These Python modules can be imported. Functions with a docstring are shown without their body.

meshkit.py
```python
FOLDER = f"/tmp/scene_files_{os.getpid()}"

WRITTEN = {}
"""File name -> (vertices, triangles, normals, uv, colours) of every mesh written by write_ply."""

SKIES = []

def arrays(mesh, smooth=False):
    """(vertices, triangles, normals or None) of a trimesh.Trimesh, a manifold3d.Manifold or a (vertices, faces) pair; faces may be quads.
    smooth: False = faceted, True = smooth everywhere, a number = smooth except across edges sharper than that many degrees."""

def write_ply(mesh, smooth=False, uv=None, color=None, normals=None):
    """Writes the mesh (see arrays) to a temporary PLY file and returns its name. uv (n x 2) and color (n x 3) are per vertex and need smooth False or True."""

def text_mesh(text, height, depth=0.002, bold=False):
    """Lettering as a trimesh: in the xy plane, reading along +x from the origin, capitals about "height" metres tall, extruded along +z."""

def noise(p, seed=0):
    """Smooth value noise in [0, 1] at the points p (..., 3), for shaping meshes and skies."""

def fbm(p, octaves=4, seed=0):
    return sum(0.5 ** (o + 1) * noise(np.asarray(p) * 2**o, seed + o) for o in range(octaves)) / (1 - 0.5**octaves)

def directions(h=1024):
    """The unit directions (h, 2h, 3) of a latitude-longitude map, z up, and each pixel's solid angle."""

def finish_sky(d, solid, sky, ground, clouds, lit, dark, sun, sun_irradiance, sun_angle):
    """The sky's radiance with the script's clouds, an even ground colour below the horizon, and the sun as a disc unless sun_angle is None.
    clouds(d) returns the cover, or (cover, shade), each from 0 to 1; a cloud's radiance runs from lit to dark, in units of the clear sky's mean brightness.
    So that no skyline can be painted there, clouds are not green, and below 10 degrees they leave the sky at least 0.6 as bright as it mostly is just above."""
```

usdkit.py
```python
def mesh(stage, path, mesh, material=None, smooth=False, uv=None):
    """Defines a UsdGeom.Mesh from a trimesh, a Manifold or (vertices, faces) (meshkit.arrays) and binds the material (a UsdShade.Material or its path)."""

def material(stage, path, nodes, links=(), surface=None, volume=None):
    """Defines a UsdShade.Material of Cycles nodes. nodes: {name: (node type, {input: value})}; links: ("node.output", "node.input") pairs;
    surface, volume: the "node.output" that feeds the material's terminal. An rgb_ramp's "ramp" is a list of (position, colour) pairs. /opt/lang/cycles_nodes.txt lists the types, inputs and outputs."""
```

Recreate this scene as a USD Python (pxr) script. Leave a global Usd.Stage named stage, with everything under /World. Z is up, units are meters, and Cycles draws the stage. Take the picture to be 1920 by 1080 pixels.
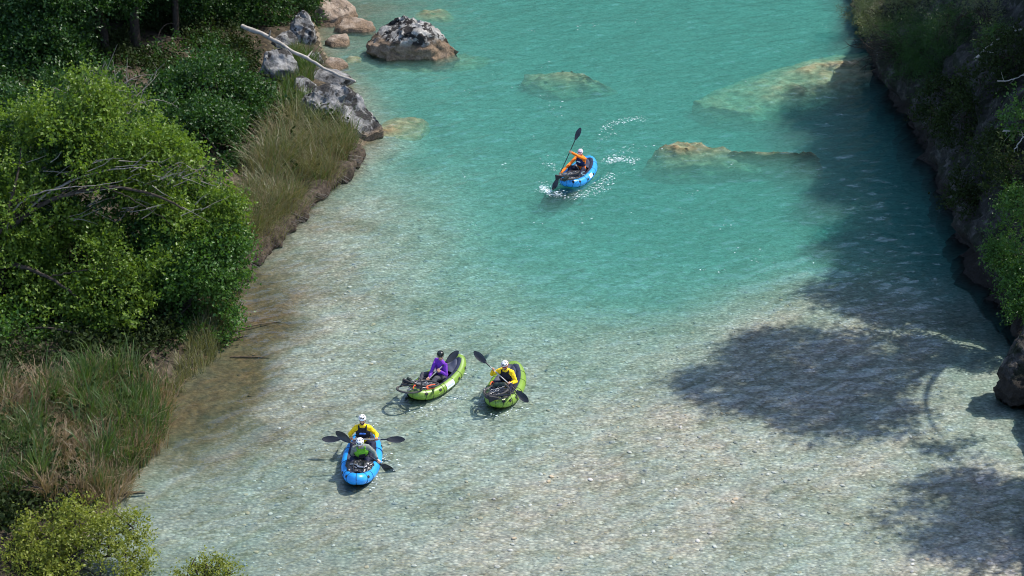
import math, numpy as np, trimesh, manifold3d as m3, usdkit, meshkit
from scipy.interpolate import RBFInterpolator
from scipy.spatial.transform import Rotation as Rot
from pxr import Usd, UsdGeom, UsdLux, UsdShade, Gf, Sdf, Vt

stage = Usd.Stage.CreateInMemory()
UsdGeom.SetStageUpAxis(stage, 'Z'); UsdGeom.SetStageMetersPerUnit(stage, 1.0)
W = '/World'
stage.DefinePrim(W, 'Xform'); stage.DefinePrim(W + '/Looks', 'Scope')

# ------------------------------------------------------------------ camera, sky, sun, exposure
CAM_H, CAM_F, CAM_P = 24.0, 3470.0, math.radians(25.0)      # height over the river, focal length in photo pixels, tilt down
cam = UsdGeom.Camera.Define(stage, W + '/camera')
cam.CreateHorizontalApertureAttr(36.0); cam.CreateVerticalApertureAttr(20.25)
cam.CreateFocalLengthAttr(36.0 * CAM_F / 1920.0)
cam.CreateClippingRangeAttr(Gf.Vec2f(0.5, 5000.0))
cam.AddTranslateOp().Set(Gf.Vec3d(0, 0, CAM_H)); cam.AddRotateXOp().Set(90.0 - 25.0)
cam.CreateExposureAttr(1.4)

SUN_AZ, SUN_EL = math.radians(66.0), math.radians(52.0)      # azimuth from +y towards +x
SUN = np.array([math.sin(SUN_AZ) * math.cos(SUN_EL), math.cos(SUN_AZ) * math.cos(SUN_EL), math.sin(SUN_EL)])
sun = UsdLux.DistantLight.Define(stage, W + '/sun')
sun.CreateIntensityAttr(0.76); sun.CreateAngleAttr(0.53); sun.CreateNormalizeAttr(True); sun.CreateColorAttr(Gf.Vec3f(1.0, 0.95, 0.87))
sun.AddRotateZOp().Set(-math.degrees(SUN_AZ)); sun.AddRotateXOp().Set(-(90 - math.degrees(SUN_EL)))
sky = UsdLux.DomeLight.Define(stage, W + '/sky')
sky_m = usdkit.material(stage, W + '/Looks/sky_look', {
    's': ('sky_texture', {'sky_type': 'single_scattering', 'sun_disc': False, 'sun_elevation': SUN_EL, 'sun_rotation': SUN_AZ, 'altitude': 500.0}),
    'b': ('background_shader', {'strength': 0.15})}, [('s.color', 'b.color')], surface='b.background')
UsdShade.MaterialBindingAPI.Apply(sky.GetPrim()).Bind(sky_m)

# ------------------------------------------------------------------ helpers
_FW = np.array([0, math.cos(CAM_P), -math.sin(CAM_P)]); _UP = np.array([0, math.sin(CAM_P), math.cos(CAM_P)])
def at(u, v, z=0.0):
    """the place at height z that the photo shows at pixel (u, v)"""
    d = np.array([(u - 960) / CAM_F, 0, 0]) + _UP * (540 - v) / CAM_F + _FW
    return np.array([0, 0, CAM_H]) + (z - CAM_H) / d[2] * d
def ray(u, v, Y):
    """the place at northing Y that the photo shows at pixel (u, v)"""
    d = np.array([(u - 960) / CAM_F, 0, 0]) + _UP * (540 - v) / CAM_F + _FW
    return np.array([0, 0, CAM_H]) + Y / d[1] * d

_used, OFF = {}, {}      # OFF: things whose parts are given in world coordinates
def path_of(name, parent=W):
    p = str(parent.GetPath()) if hasattr(parent, 'GetPath') else parent
    k = f'{p}/{name}'; n = _used.get(k, 0); _used[k] = n + 1
    return k if n == 0 else f'{k}_{n:03d}'
def tag(prim, label=None, cat=None, group=None, kind=None):
    prim = prim.GetPrim() if hasattr(prim, 'GetPrim') else prim
    for k, v in (('label', label), ('category', cat), ('group', group), ('kind', kind)):
        if v: prim.SetCustomDataByKey(k, v)
    return prim
def thing(name, label, cat, loc=(0, 0, 0), rz=0.0, group=None, tilt=None, world=False):
    x = UsdGeom.Xform.Define(stage, path_of(name))
    x.AddTranslateOp().Set(Gf.Vec3d(*map(float, loc)))
    if rz: x.AddRotateZOp().Set(math.degrees(rz))
    if tilt is not None: x.AddRotateXYZOp().Set(Gf.Vec3f(*map(float, tilt)))
    if world: OFF[str(x.GetPath())] = np.asarray(loc, float)
    return tag(x, label, cat, group)
def off_of(parent):
    s = str(parent.GetPath()); return OFF.get('/'.join(s.split('/')[:3]))
def obj(name, mesh, mat, parent=W, smooth=False, label=None):
    if parent != W and (o := off_of(parent)) is not None:
        mesh = mesh.copy(); mesh.apply_translation(-o)
    m = usdkit.mesh(stage, path_of(name, parent), mesh, MAT[mat] if isinstance(mat, str) else mat, smooth)
    if label: tag(m, label)
    return m.GetPrim()
def instancer(name, protos, pos, quat, scale, idx, parent=W):
    """protos: list of (mesh, material). quat: scipy Rotation"""
    path = path_of(name, parent)
    if parent != W and (o := off_of(parent)) is not None: pos = np.asarray(pos) - o
    pi = UsdGeom.PointInstancer.Define(stage, path)
    for i, (m, mat) in enumerate(protos):
        q = usdkit.mesh(stage, f'{path}/piece_{i:03d}' if i else f'{path}/piece', m, MAT[mat])
        pi.CreatePrototypesRel().AddTarget(q.GetPath())
    pi.CreatePositionsAttr(Vt.Vec3fArray.FromNumpy(np.asarray(pos, np.float32)))
    q = quat.as_quat()
    pi.CreateOrientationsAttr(Vt.QuathArray([Gf.Quath(float(d), float(a), float(b), float(c)) for a, b, c, d in q]))
    s = np.asarray(scale, np.float32); s = np.repeat(s[:, None], 3, 1) if s.ndim == 1 else s
    pi.CreateScalesAttr(Vt.Vec3fArray.FromNumpy(s))
    pi.CreateProtoIndicesAttr(Vt.IntArray.FromNumpy(np.asarray(idx, np.int32)))
    return pi.GetPrim()
cat_ = trimesh.util.concatenate
def tube(pts, r, n=6, closed=False, cap=True):
    """a round tube through pts; r a number or one per point"""
    pts = np.asarray(pts, float); k = len(pts); r = np.broadcast_to(r, k).astype(float)
    t = np.roll(pts, -1, 0) - np.roll(pts, 1, 0) if closed else np.gradient(pts, axis=0)
    t /= np.linalg.norm(t, axis=1, keepdims=True) + 1e-12
    ref = np.array([0, 0, 1.0]) if abs(t[:, 2]).mean() < 0.8 else np.array([1.0, 0, 0])
    a = np.cross(t, ref); a /= np.linalg.norm(a, axis=1, keepdims=True) + 1e-12; b = np.cross(a, t)
    th = np.arange(n) * 2 * np.pi / n
    v = pts[:, None] + r[:, None, None] * (np.cos(th)[None, :, None] * a[:, None] + np.sin(th)[None, :, None] * b[:, None])
    v = v.reshape(-1, 3); f = []
    for i in range(k if closed else k - 1):
        j = (i + 1) % k
        for q in range(n):
            p = (q + 1) % n
            f += [[i * n + q, j * n + p, i * n + p], [i * n + q, j * n + q, j * n + p]]
    if not closed and cap:
        v = np.vstack([v, pts[0], pts[-1]]); c0, c1 = k * n, k * n + 1
        for q in range(n):
            p = (q + 1) % n
            f += [[c0, q, p], [c1, (k - 1) * n + p, (k - 1) * n + q]]
    return trimesh.Trimesh(v, np.array(f)[:, ::-1], process=False)
def curve(pts, n=12):
    """a smooth line through a few points"""
    from scipy.interpolate import CubicSpline, PchipInterpolator
    pts = np.asarray(pts, float); s = np.r_[0, np.cumsum(np.linalg.norm(np.diff(pts, axis=0), axis=1))]
    u = np.linspace(0, s[-1], n)
    return CubicSpline(s, pts)(u) if len(pts) > 2 else np.outer(1 - u / s[-1], pts[0]) + np.outer(u / s[-1], pts[1])
fbm = meshkit.fbm

# ------------------------------------------------------------------ materials
MAT = {}
def mat(name, nodes, links, surface='p.BSDF', volume=None):
    MAT[name] = usdkit.material(stage, f'{W}/Looks/{name}', nodes, links, surface, volume)
def plain(name, col, rough=0.6, var=0.12, scale=14.0, spec=0.3, bump=0.0, **kw):
    """a colour with soft grain in it"""
    c = np.array(col)
    n = {'g': ('geometry', {}), 't': ('texture_coordinate', {}), 'n': ('noise_texture', {'scale': scale, 'detail': 4.0}),
         'r': ('rgb_ramp', {'ramp': [(0.3, tuple(c * (1 - var))), (0.7, tuple(np.clip(c * (1 + var), 0, 1)))]}),
         'p': ('principled_bsdf', {'roughness': rough, 'specular_ior_level': spec, **kw})}
    l = [('t.object', 'n.vector'), ('n.fac', 'r.fac'), ('r.color', 'p.base_color')]
    if bump:
        n['b'] = ('bump', {'strength': 0.6, 'distance': bump}); l += [('n.fac', 'b.height'), ('b.normal', 'p.normal')]
    mat(name, n, l)
def leaf(name, c0, c1, c2, trans=0.35, rough=0.42, spec=0.35):
    """leaf green that differs from leaf to leaf and spray to spray; light passes through"""
    mat(name, {'g': ('geometry', {}), 'o': ('object_info', {}),
               'a': ('math', {'math_type': 'multiply_add', 'value2': 0.6, 'value3': 0.0}), 'b': ('math', {'math_type': 'multiply_add', 'value2': 0.4}),
               'r': ('rgb_ramp', {'ramp': [(0.0, c0), (0.5, c1), (1.0, c2)]}),
               'p': ('principled_bsdf', {'roughness': rough, 'specular_ior_level': spec}),
               'tc': ('mix', {'mix_type': 'multiply', 'fac': 1.0, 'color2': (1.25, 1.3, 0.55)}),
               't': ('translucent_bsdf', {}), 'm': ('mix_closure', {'fac': trans})},
        [('g.random_per_island', 'a.value1'), ('o.random', 'b.value1'), ('a.value', 'b.value3'), ('b.value', 'r.fac'), ('r.color', 'p.base_color'),
         ('r.color', 'tc.color1'), ('tc.color', 't.color'), ('p.BSDF', 'm.closure1'), ('t.BSDF', 'm.closure2')], surface='m.closure')
# water: a thin skin that mirrors by Fresnel over a body of clear turquoise water
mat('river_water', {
    'tc': ('geometry', {}),
    'mp': ('mapping', {'rotation': (0, 0, -0.7), 'scale': (1.0, 2.2, 1.0)}),
    'n1': ('noise_texture', {'scale': 1.3, 'detail': 4.0, 'roughness': 0.55, 'distortion': 0.8}),
    'b': ('bump', {'strength': 0.8, 'distance': 0.035}),
    'fr': ('fresnel', {'IOR': 1.33}),
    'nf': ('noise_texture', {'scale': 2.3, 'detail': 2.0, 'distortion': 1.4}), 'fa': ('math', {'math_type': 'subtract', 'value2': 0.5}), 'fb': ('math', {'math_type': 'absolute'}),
    'fr2': ('rgb_ramp', {'ramp': [(0.0, (0.99, 1.0, 1.0)), (0.03, (0.97, 0.985, 0.985)), (0.14, (0.80, 0.84, 0.84)), (1.0, (0.80, 0.84, 0.84))]}),      # noise tint in the skin, standing in for caustic light on the bed
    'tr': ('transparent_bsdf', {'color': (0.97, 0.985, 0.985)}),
    'gl': ('glossy_bsdf', {'color': (1, 1, 1), 'roughness': 0.09}),
    'm': ('mix_closure', {}),
    'av': ('absorption_volume', {'color': (0.06, 0.83, 0.765), 'density': 0.92}),
    'sv': ('scatter_volume', {'color': (0.50, 0.90, 0.78), 'density': 0.36, 'anisotropy': 0.0}),
    'ad': ('add_closure', {})},
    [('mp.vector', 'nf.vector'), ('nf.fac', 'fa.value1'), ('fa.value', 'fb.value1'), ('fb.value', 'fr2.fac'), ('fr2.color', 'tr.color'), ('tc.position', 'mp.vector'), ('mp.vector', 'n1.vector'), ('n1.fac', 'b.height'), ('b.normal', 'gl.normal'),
     ('fr.fac', 'm.fac'), ('tr.BSDF', 'm.closure1'), ('gl.BSDF', 'm.closure2'), ('av.volume', 'ad.closure1'), ('sv.volume', 'ad.closure2')],
    surface='m.closure', volume='ad.closure')
# gravel bed: pebbles of several sizes, pale limestone among grey, some ochre; the 'silt' attribute browns the ledge by the left bank
mat('river_gravel', {
    'g': ('geometry', {}),
    'mp': ('mapping', {'scale': (0.8, 1.2, 0.3)}),
    'v1': ('voronoi_texture', {'scale': 10.5, 'randomness': 1.0}),
    'v2': ('voronoi_texture', {'scale': 19.0, 'randomness': 1.0}),
    's1': ('separate_color', {}), 's2': ('separate_color', {}),
    'r1': ('rgb_ramp', {'ramp': [(0.0, (0.19, 0.178, 0.158)), (0.3, (0.30, 0.28, 0.252)), (0.65, (0.40, 0.376, 0.34)), (0.9, (0.50, 0.475, 0.435)), (1.0, (0.64, 0.615, 0.575))]}),
    'r2': ('rgb_ramp', {'ramp': [(0.0, (0.15, 0.142, 0.128)), (0.3, (0.30, 0.28, 0.252)), (0.8, (0.45, 0.425, 0.385)), (0.95, (0.47, 0.39, 0.29)), (1.0, (0.66, 0.635, 0.60))]}),
    'n1': ('noise_texture', {'scale': 1.6, 'detail': 3.0}),
    'n2': ('noise_texture', {'scale': 0.5, 'detail': 6.0, 'roughness': 0.68, 'distortion': 0.5}),
    'rn2': ('rgb_ramp', {'ramp': [(0.30, (0.62, 0.61, 0.50)), (0.48, (0.88, 0.86, 0.78)), (0.70, (1.06, 1.03, 0.98))]}),
    'mx': ('mix', {}),
    'e1': ('map_range', {'from_min': 0.0, 'from_max': 0.6, 'to_min': 1.1, 'to_max': 0.35, 'clamp': True}),
    'mm': ('mix', {'mix_type': 'multiply', 'fac': 0.55}),
    'ml': ('mix', {'mix_type': 'multiply', 'fac': 1.0}),
    'at': ('attribute', {'attribute': 'silt'}),
    'ns': ('noise_texture', {'scale': 5.0, 'detail': 5.0}),
    'rs': ('rgb_ramp', {'ramp': [(0.3, (0.034, 0.021, 0.007)), (0.7, (0.10, 0.066, 0.026))]}),
    'sm': ('mix', {}),
    'b': ('bump', {'strength': 0.7, 'distance': 0.035, 'invert': True}),
    'p': ('principled_bsdf', {'roughness': 0.75, 'specular_ior_level': 0.2})},
    [('g.position', 'mp.vector'), ('mp.vector', 'v1.vector'), ('mp.vector', 'v2.vector'), ('v1.color', 's1.color'), ('v2.color', 's2.color'),
     ('s1.r', 'r1.fac'), ('s2.g', 'r2.fac'), ('g.position', 'n1.vector'), ('g.position', 'n2.vector'), ('n1.fac', 'mx.fac'), ('r1.color', 'mx.color1'), ('r2.color', 'mx.color2'),
     ('v1.distance', 'e1.value'), ('mx.color', 'mm.color1'), ('e1.result', 'mm.color2'), ('n2.fac', 'rn2.fac'), ('mm.color', 'ml.color1'), ('rn2.color', 'ml.color2'),
     ('at.fac', 'sm.fac'), ('ml.color', 'sm.color1'), ('g.position', 'ns.vector'), ('ns.fac', 'rs.fac'), ('rs.color', 'sm.color2'), ('sm.color', 'p.base_color'),
     ('v1.distance', 'b.height'), ('b.normal', 'p.normal')])
# bank soil: roots, dead leaves and pale earth
mat('bank_soil', {
    'g': ('geometry', {}), 'n': ('noise_texture', {'scale': 1.8, 'detail': 8.0, 'roughness': 0.7}), 'v': ('voronoi_texture', {'scale': 9.0}), 's': ('separate_color', {}),
    'r': ('rgb_ramp', {'ramp': [(0.3, (0.016, 0.014, 0.009)), (0.5, (0.042, 0.034, 0.023)), (0.65, (0.09, 0.073, 0.055)), (0.8, (0.03, 0.036, 0.012))]}),
    'rv': ('rgb_ramp', {'ramp': [(0.0, (0.5, 0.5, 0.5)), (0.8, (1.0, 1.0, 1.0)), (1.0, (1.9, 1.75, 1.5))]}), 'm': ('mix', {'mix_type': 'multiply', 'fac': 0.8}),
    'b': ('bump', {'strength': 0.8, 'distance': 0.12}), 'p': ('principled_bsdf', {'roughness': 0.9, 'specular_ior_level': 0.1})},
    [('g.position', 'n.vector'), ('g.position', 'v.vector'), ('v.color', 's.color'), ('n.fac', 'r.fac'), ('s.r', 'rv.fac'), ('r.color', 'm.color1'), ('rv.color', 'm.color2'), ('m.color', 'p.base_color'),
     ('n.fac', 'b.height'), ('b.normal', 'p.normal')])
def rock(name, cols, lichen=None, lich_amt=0.5, wet=(0.20, 0.14, 0.09), wet_z=0.35, pit=0.05, rough=0.85):
    """limestone: grain, pits, black lichen patches, brown stain near the waterline"""
    n = {'g': ('geometry', {}), 'n': ('noise_texture', {'scale': 2.6, 'detail': 8.0, 'roughness': 0.66}), 'v': ('noise_texture', {'scale': 11.0, 'detail': 5.0, 'roughness': 0.7}),
         'r': ('rgb_ramp', {'ramp': [(0.34, cols[0]), (0.5, cols[1]), (0.66, cols[2])]}),
         'sz': ('separate_xyz', {}), 'nz': ('noise_texture', {'scale': 1.7, 'detail': 5.0}),
         'za': ('math', {'math_type': 'multiply_add', 'value2': -0.9, 'value3': 0.45}), 'zs': ('math', {'math_type': 'add'}),
         'zr': ('map_range', {'from_min': wet_z + 0.12, 'from_max': wet_z - 0.12, 'to_min': 0.0, 'to_max': 0.9, 'clamp': True}),
         'wr': ('rgb_ramp', {'ramp': [(0.3, tuple(0.55 * np.array(wet))), (0.7, tuple(1.5 * np.array(wet)))]}), 'wm': ('mix', {}),
         'ha': ('math', {'math_type': 'multiply_add', 'value2': 0.45}),
         'b': ('bump', {'strength': 1.0, 'distance': pit}), 'p': ('principled_bsdf', {'roughness': rough, 'specular_ior_level': 0.2})}
    l = [('g.position', 'n.vector'), ('g.position', 'v.vector'), ('n.fac', 'r.fac'), ('g.position', 'sz.vector'), ('g.position', 'nz.vector'), ('nz.fac', 'za.value1'),
         ('sz.z', 'zs.value1'), ('za.value', 'zs.value2'), ('zs.value', 'zr.value'), ('v.fac', 'wr.fac'), ('zr.result', 'wm.fac'), ('wr.color', 'wm.color2'), ('wm.color', 'p.base_color'),
         ('v.fac', 'ha.value1'), ('n.fac', 'ha.value3'), ('ha.value', 'b.height'), ('b.normal', 'p.normal')]
    if lichen:
        n['ln'] = ('noise_texture', {'scale': 2.1, 'detail': 6.0, 'roughness': 0.62, 'distortion': 0.4}); n['lm'] = ('mix', {'color2': lichen})
        n['lr'] = ('map_range', {'from_min': 1 - lich_amt - 0.02, 'from_max': 1 - lich_amt + 0.035, 'clamp': True})
        l += [('g.position', 'ln.vector'), ('ln.fac', 'lr.value'), ('lr.result', 'lm.fac'), ('r.color', 'lm.color1'), ('lm.color', 'wm.color1')]
    else: l += [('r.color', 'wm.color1')]
    mat(name, n, l)
rock('limestone_lichen', [(0.14, 0.132, 0.12), (0.25, 0.24, 0.222), (0.38, 0.365, 0.34)], (0.018, 0.016, 0.015), 0.515, wet=(0.15, 0.105, 0.068), wet_z=0.62, pit=0.12)
rock('limestone_grey', [(0.06, 0.06, 0.06), (0.15, 0.147, 0.143), (0.27, 0.265, 0.26)], (0.03, 0.028, 0.026), 0.47, wet=(0.13, 0.095, 0.065), wet_z=0.3, pit=0.12)
rock('limestone_beige', [(0.12, 0.088, 0.062), (0.22, 0.17, 0.13), (0.33, 0.275, 0.22)], (0.09, 0.07, 0.05), 0.40, wet=(0.13, 0.09, 0.058), wet_z=0.25, pit=0.16)
rock('sunken_stone', [(0.13, 0.088, 0.044), (0.27, 0.185, 0.10), (0.38, 0.28, 0.165)], (0.14, 0.13, 0.055), 0.40, wet=(0.15, 0.11, 0.06), wet_z=-9)
rock('ledge_stone', [(0.18, 0.135, 0.07), (0.33, 0.25, 0.145), (0.45, 0.36, 0.235)], None, wet_z=-9)
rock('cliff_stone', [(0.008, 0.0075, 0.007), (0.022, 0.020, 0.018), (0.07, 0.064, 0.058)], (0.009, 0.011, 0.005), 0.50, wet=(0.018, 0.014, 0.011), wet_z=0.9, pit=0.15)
plain('bark_dark', (0.034, 0.028, 0.022), 0.9, 0.5, 9, 0.1, 0.02)
plain('bark_grey', (0.16, 0.14, 0.12), 0.85, 0.4, 11, 0.1, 0.015)
plain('dead_wood', (0.27, 0.245, 0.215), 0.8, 0.25, 6, 0.2, 0.015)
plain('earth_brown', (0.045, 0.035, 0.027), 0.95, 0.55, 7, 0.1, 0.05)
plain('twig_grey', (0.15, 0.135, 0.115), 0.85, 0.3, 9, 0.15)
plain('wet_wood', (0.06, 0.045, 0.025), 0.7, 0.4, 8, 0.2, 0.01)
leaf('leaf_bright', (0.07, 0.125, 0.016), (0.15, 0.22, 0.028), (0.245, 0.30, 0.055), 0.42, 0.42, 0.3)
leaf('leaf_yellow', (0.12, 0.14, 0.02), (0.21, 0.235, 0.038), (0.31, 0.32, 0.075), 0.42, 0.45, 0.3)
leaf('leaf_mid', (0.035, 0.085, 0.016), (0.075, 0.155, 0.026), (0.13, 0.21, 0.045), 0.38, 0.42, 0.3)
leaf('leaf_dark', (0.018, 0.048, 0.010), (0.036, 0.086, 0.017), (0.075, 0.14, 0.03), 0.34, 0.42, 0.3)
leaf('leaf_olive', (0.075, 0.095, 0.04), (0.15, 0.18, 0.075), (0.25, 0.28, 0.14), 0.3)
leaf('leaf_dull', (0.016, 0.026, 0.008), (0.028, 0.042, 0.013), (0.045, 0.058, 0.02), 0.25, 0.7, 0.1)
leaf('reed_green', (0.04, 0.075, 0.018), (0.07, 0.115, 0.03), (0.13, 0.16, 0.06), 0.35)
leaf('reed_dry', (0.15, 0.105, 0.06), (0.27, 0.20, 0.125), (0.42, 0.34, 0.23), 0.25)
leaf('reed_olive', (0.085, 0.09, 0.035), (0.16, 0.155, 0.07), (0.26, 0.21, 0.115), 0.3)
plain('foam_white', (0.55, 0.62, 0.62), 0.5, 0.05)

# ------------------------------------------------------------------ the river's plan: left and right waterlines
LEFT = [at(*p)[:2] for p in [(560, -90), (575, -30), (590, 40), (606, 95), (628, 130), (650, 165), (672, 215), (690, 262), (662, 290), (650, 325), (600, 360), (565, 395), (530, 435), (480, 480), (445, 525), (425, 600), (395, 670), (345, 715), (310, 760), (298, 810), (282, 850), (236, 905), (205, 945), (170, 1000), (100, 1075), (40, 1150)]]
LEFT = [np.array(p) for p in [(-170, 128), (-75, 125), (-40, 121), (-22, 112), (-12, 98)]] + LEFT + [np.array([-13, 25]), np.array([-16, 0]), np.array([-20, -90])]
RIGHT = [at(*p)[:2] for p in [(1600, -60), (1612, 40), (1640, 130), (1668, 190), (1700, 245), (1735, 300), (1765, 355), (1790, 410), (1803, 470), (1826, 530), (1852, 575), (1895, 625), (1930, 700), (1940, 790), (1950, 890), (1965, 1000), (1985, 1100)]]
RIGHT = [np.array(p) for p in [(-170, 156), (-75, 153), (-30, 149), (0, 139), (11, 121), (14, 102)]] + RIGHT + [np.array([12.6, 25]), np.array([15, 0]), np.array([20, -90])]
LEFT, RIGHT = np.array(LEFT), np.array(RIGHT)
def line_dist(p, line):
    """distance to a polyline and the side (positive: to the right of its downstream run)"""
    best = np.full(len(p), 1e9)
    for a, b in zip(line[:-1], line[1:]):
        d = b - a; t = np.clip(((p - a) @ d) / (d @ d), 0, 1); best = np.minimum(best, np.hypot(*(p - a - t[:, None] * d).T))
    return best
def line_x(y, line):
    o = np.argsort(line[:, 1]); return np.interp(y, line[o, 1], line[o, 0])
def river_sd(p):
    """distance to the left and right waterline, and whether the point is in the river"""
    poly = np.vstack([LEFT, RIGHT[::-1]])
    x, y = p[:, 0], p[:, 1]; ins = np.zeros(len(p), bool)
    for (x0, y0), (x1, y1) in zip(poly, np.roll(poly, -1, 0)):
        if y0 == y1: continue
        c = ((y0 > y) != (y1 > y)) & (x < (x1 - x0) * (y - y0) / (y1 - y0) + x0); ins ^= c
    return line_dist(p, LEFT), line_dist(p, RIGHT), ins
# depth of the bed seen through the water at photo pixels
_D = [(1400, 1000, .16), (1150, 1000, .18), (900, 1020, .24), (700, 1020, .32), (560, 1040, .36), (470, 1020, .42), (380, 1050, .5), (320, 980, .42), (600, 800, .32), (480, 900, .42), (400, 830, .32),
      (850, 820, .40), (1050, 820, .36), (700, 640, .36), (560, 640, .22), (560, 500, .18), (620, 430, .2), (700, 380, .42), (800, 440, .6), (900, 560, .74), (850, 480, .74), (1000, 480, 1.05), (1080, 520, 1.05), (1080, 600, .8), (1250, 560, 1.0), (950, 640, .58), (1150, 700, .46), (900, 720, .46), (1250, 640, .55), (1330, 470, 1.5),
      (1300, 680, .32), (1400, 620, .24), (1500, 600, .3), (1600, 580, .38), (1480, 520, .7), (1600, 480, 1.0), (1700, 430, 1.3), (1200, 400, 1.7), (1000, 420, 1.25), (1100, 300, 1.9), (950, 300, 1.1), (820, 330, .85), (780, 270, 1.05), (850, 200, 1.25), (760, 190, 1.0),
      (720, 150, .8), (900, 130, 1.3), (660, 90, .45), (720, 20, .5), (800, 10, .75), (900, 40, 1.2), (1050, 60, 1.9), (1300, 150, 1.8), (1400, 60, 2.2), (1550, 40, 2.2), (1200, 230, 2.0), (1450, 330, 2.1), (1650, 300, 2.4), (1750, 420, 1.9), (1700, 560, .6), (1780, 560, .55),
      (1780, 640, .42), (1850, 650, .5), (1850, 780, .4), (1700, 720, .3), (1700, 860, .24), (1850, 950, .2), (1560, 760, .25), (1300, 860, .2), (1600, 1040, .15), (1900, 1060, .2)]
_dp = np.array([at(u, v, -d * 0.25)[:2] for u, v, d in _D] + [(x, 105.0) for x in (-5, 2, 10)] + [(0, 160), (-20, 220), (0, 20), (0, -40), (-8, 22), (9, 22)])
_dv = np.array([d for *_, d in _D] + [1.2, 2, 1.6, 1.5, 1.5, .3, .4, .6, .2])
_depth = RBFInterpolator(_dp, _dv, kernel='linear', smoothing=0.4)
def ground(p):
    """height of bed and bank"""
    p = np.asarray(p, float); q = np.c_[p, np.zeros(len(p))]
    dl, dr, ins = river_sd(p)
    dep = _depth(p); dep = np.clip(dep * (0.17 + 0.35 * np.clip((dep - 0.25) / 0.8, 0, 1)), 0.045, 1.4)      # as deep as it looks: water lifts its bed
    dep = np.minimum(dep, 0.03 + 0.10 * dl + 0.05 * dl ** 2)
    rel = fbm(q * 0.9, 4, 3) - 0.5
    bed = -dep + rel * 0.10 * np.clip(dep * 2, 0.2, 1) + (fbm(q * np.array([2.6, 3.6, 1]), 3, 9) - 0.5) * 0.05
    bed = np.minimum(bed, -0.03)
    left = dl < dr
    hl = 0.02 + 0.55 * (1 - np.exp(-dl / 0.7)) + 0.13 * np.maximum(dl - 1.0, 0) ** 1.12 + rel * 0.6 * np.clip(dl / 2, 0, 1) + 10 * np.clip((dl - 22) / 40, 0, 1)
    hl = np.minimum(hl, 70 + 10 * rel)
    lowr = np.clip((77.5 - p[:, 1]) / 4.5, 0, 1)                         # the cliff dies out upstream
    lowr = np.maximum(lowr, np.clip((p[:, 1] - 87) / 4, 0, 1)) * np.clip((p[:, 1] - 47.5) / 4, 0.12, 1)
    hr = -3 + 1.5 * np.clip(dr - 0.2, 0, 1) + (3.2 + 4.6 * lowr) * np.clip((dr - 2.7) / 1.5, 0, 1) + (0.3 + 0.45 * lowr) * np.maximum(dr - 4.2, 0) + rel * 1.5 * np.clip(dr / 3, 0, 1)
    hr = np.minimum(hr, 90 + 10 * rel)
    far = np.clip((p[:, 1] - 150) / 80, 0, 1) * 48                # unseen hill added upstream to keep low sky out of the water reflection
    return np.where(ins, bed + far * 0, np.where(left, hl, hr)) + np.where(ins, 0, far), ins, dl, dr
def gz(x, y): return float(ground(np.array([[x, y]], float))[0][0])

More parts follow.
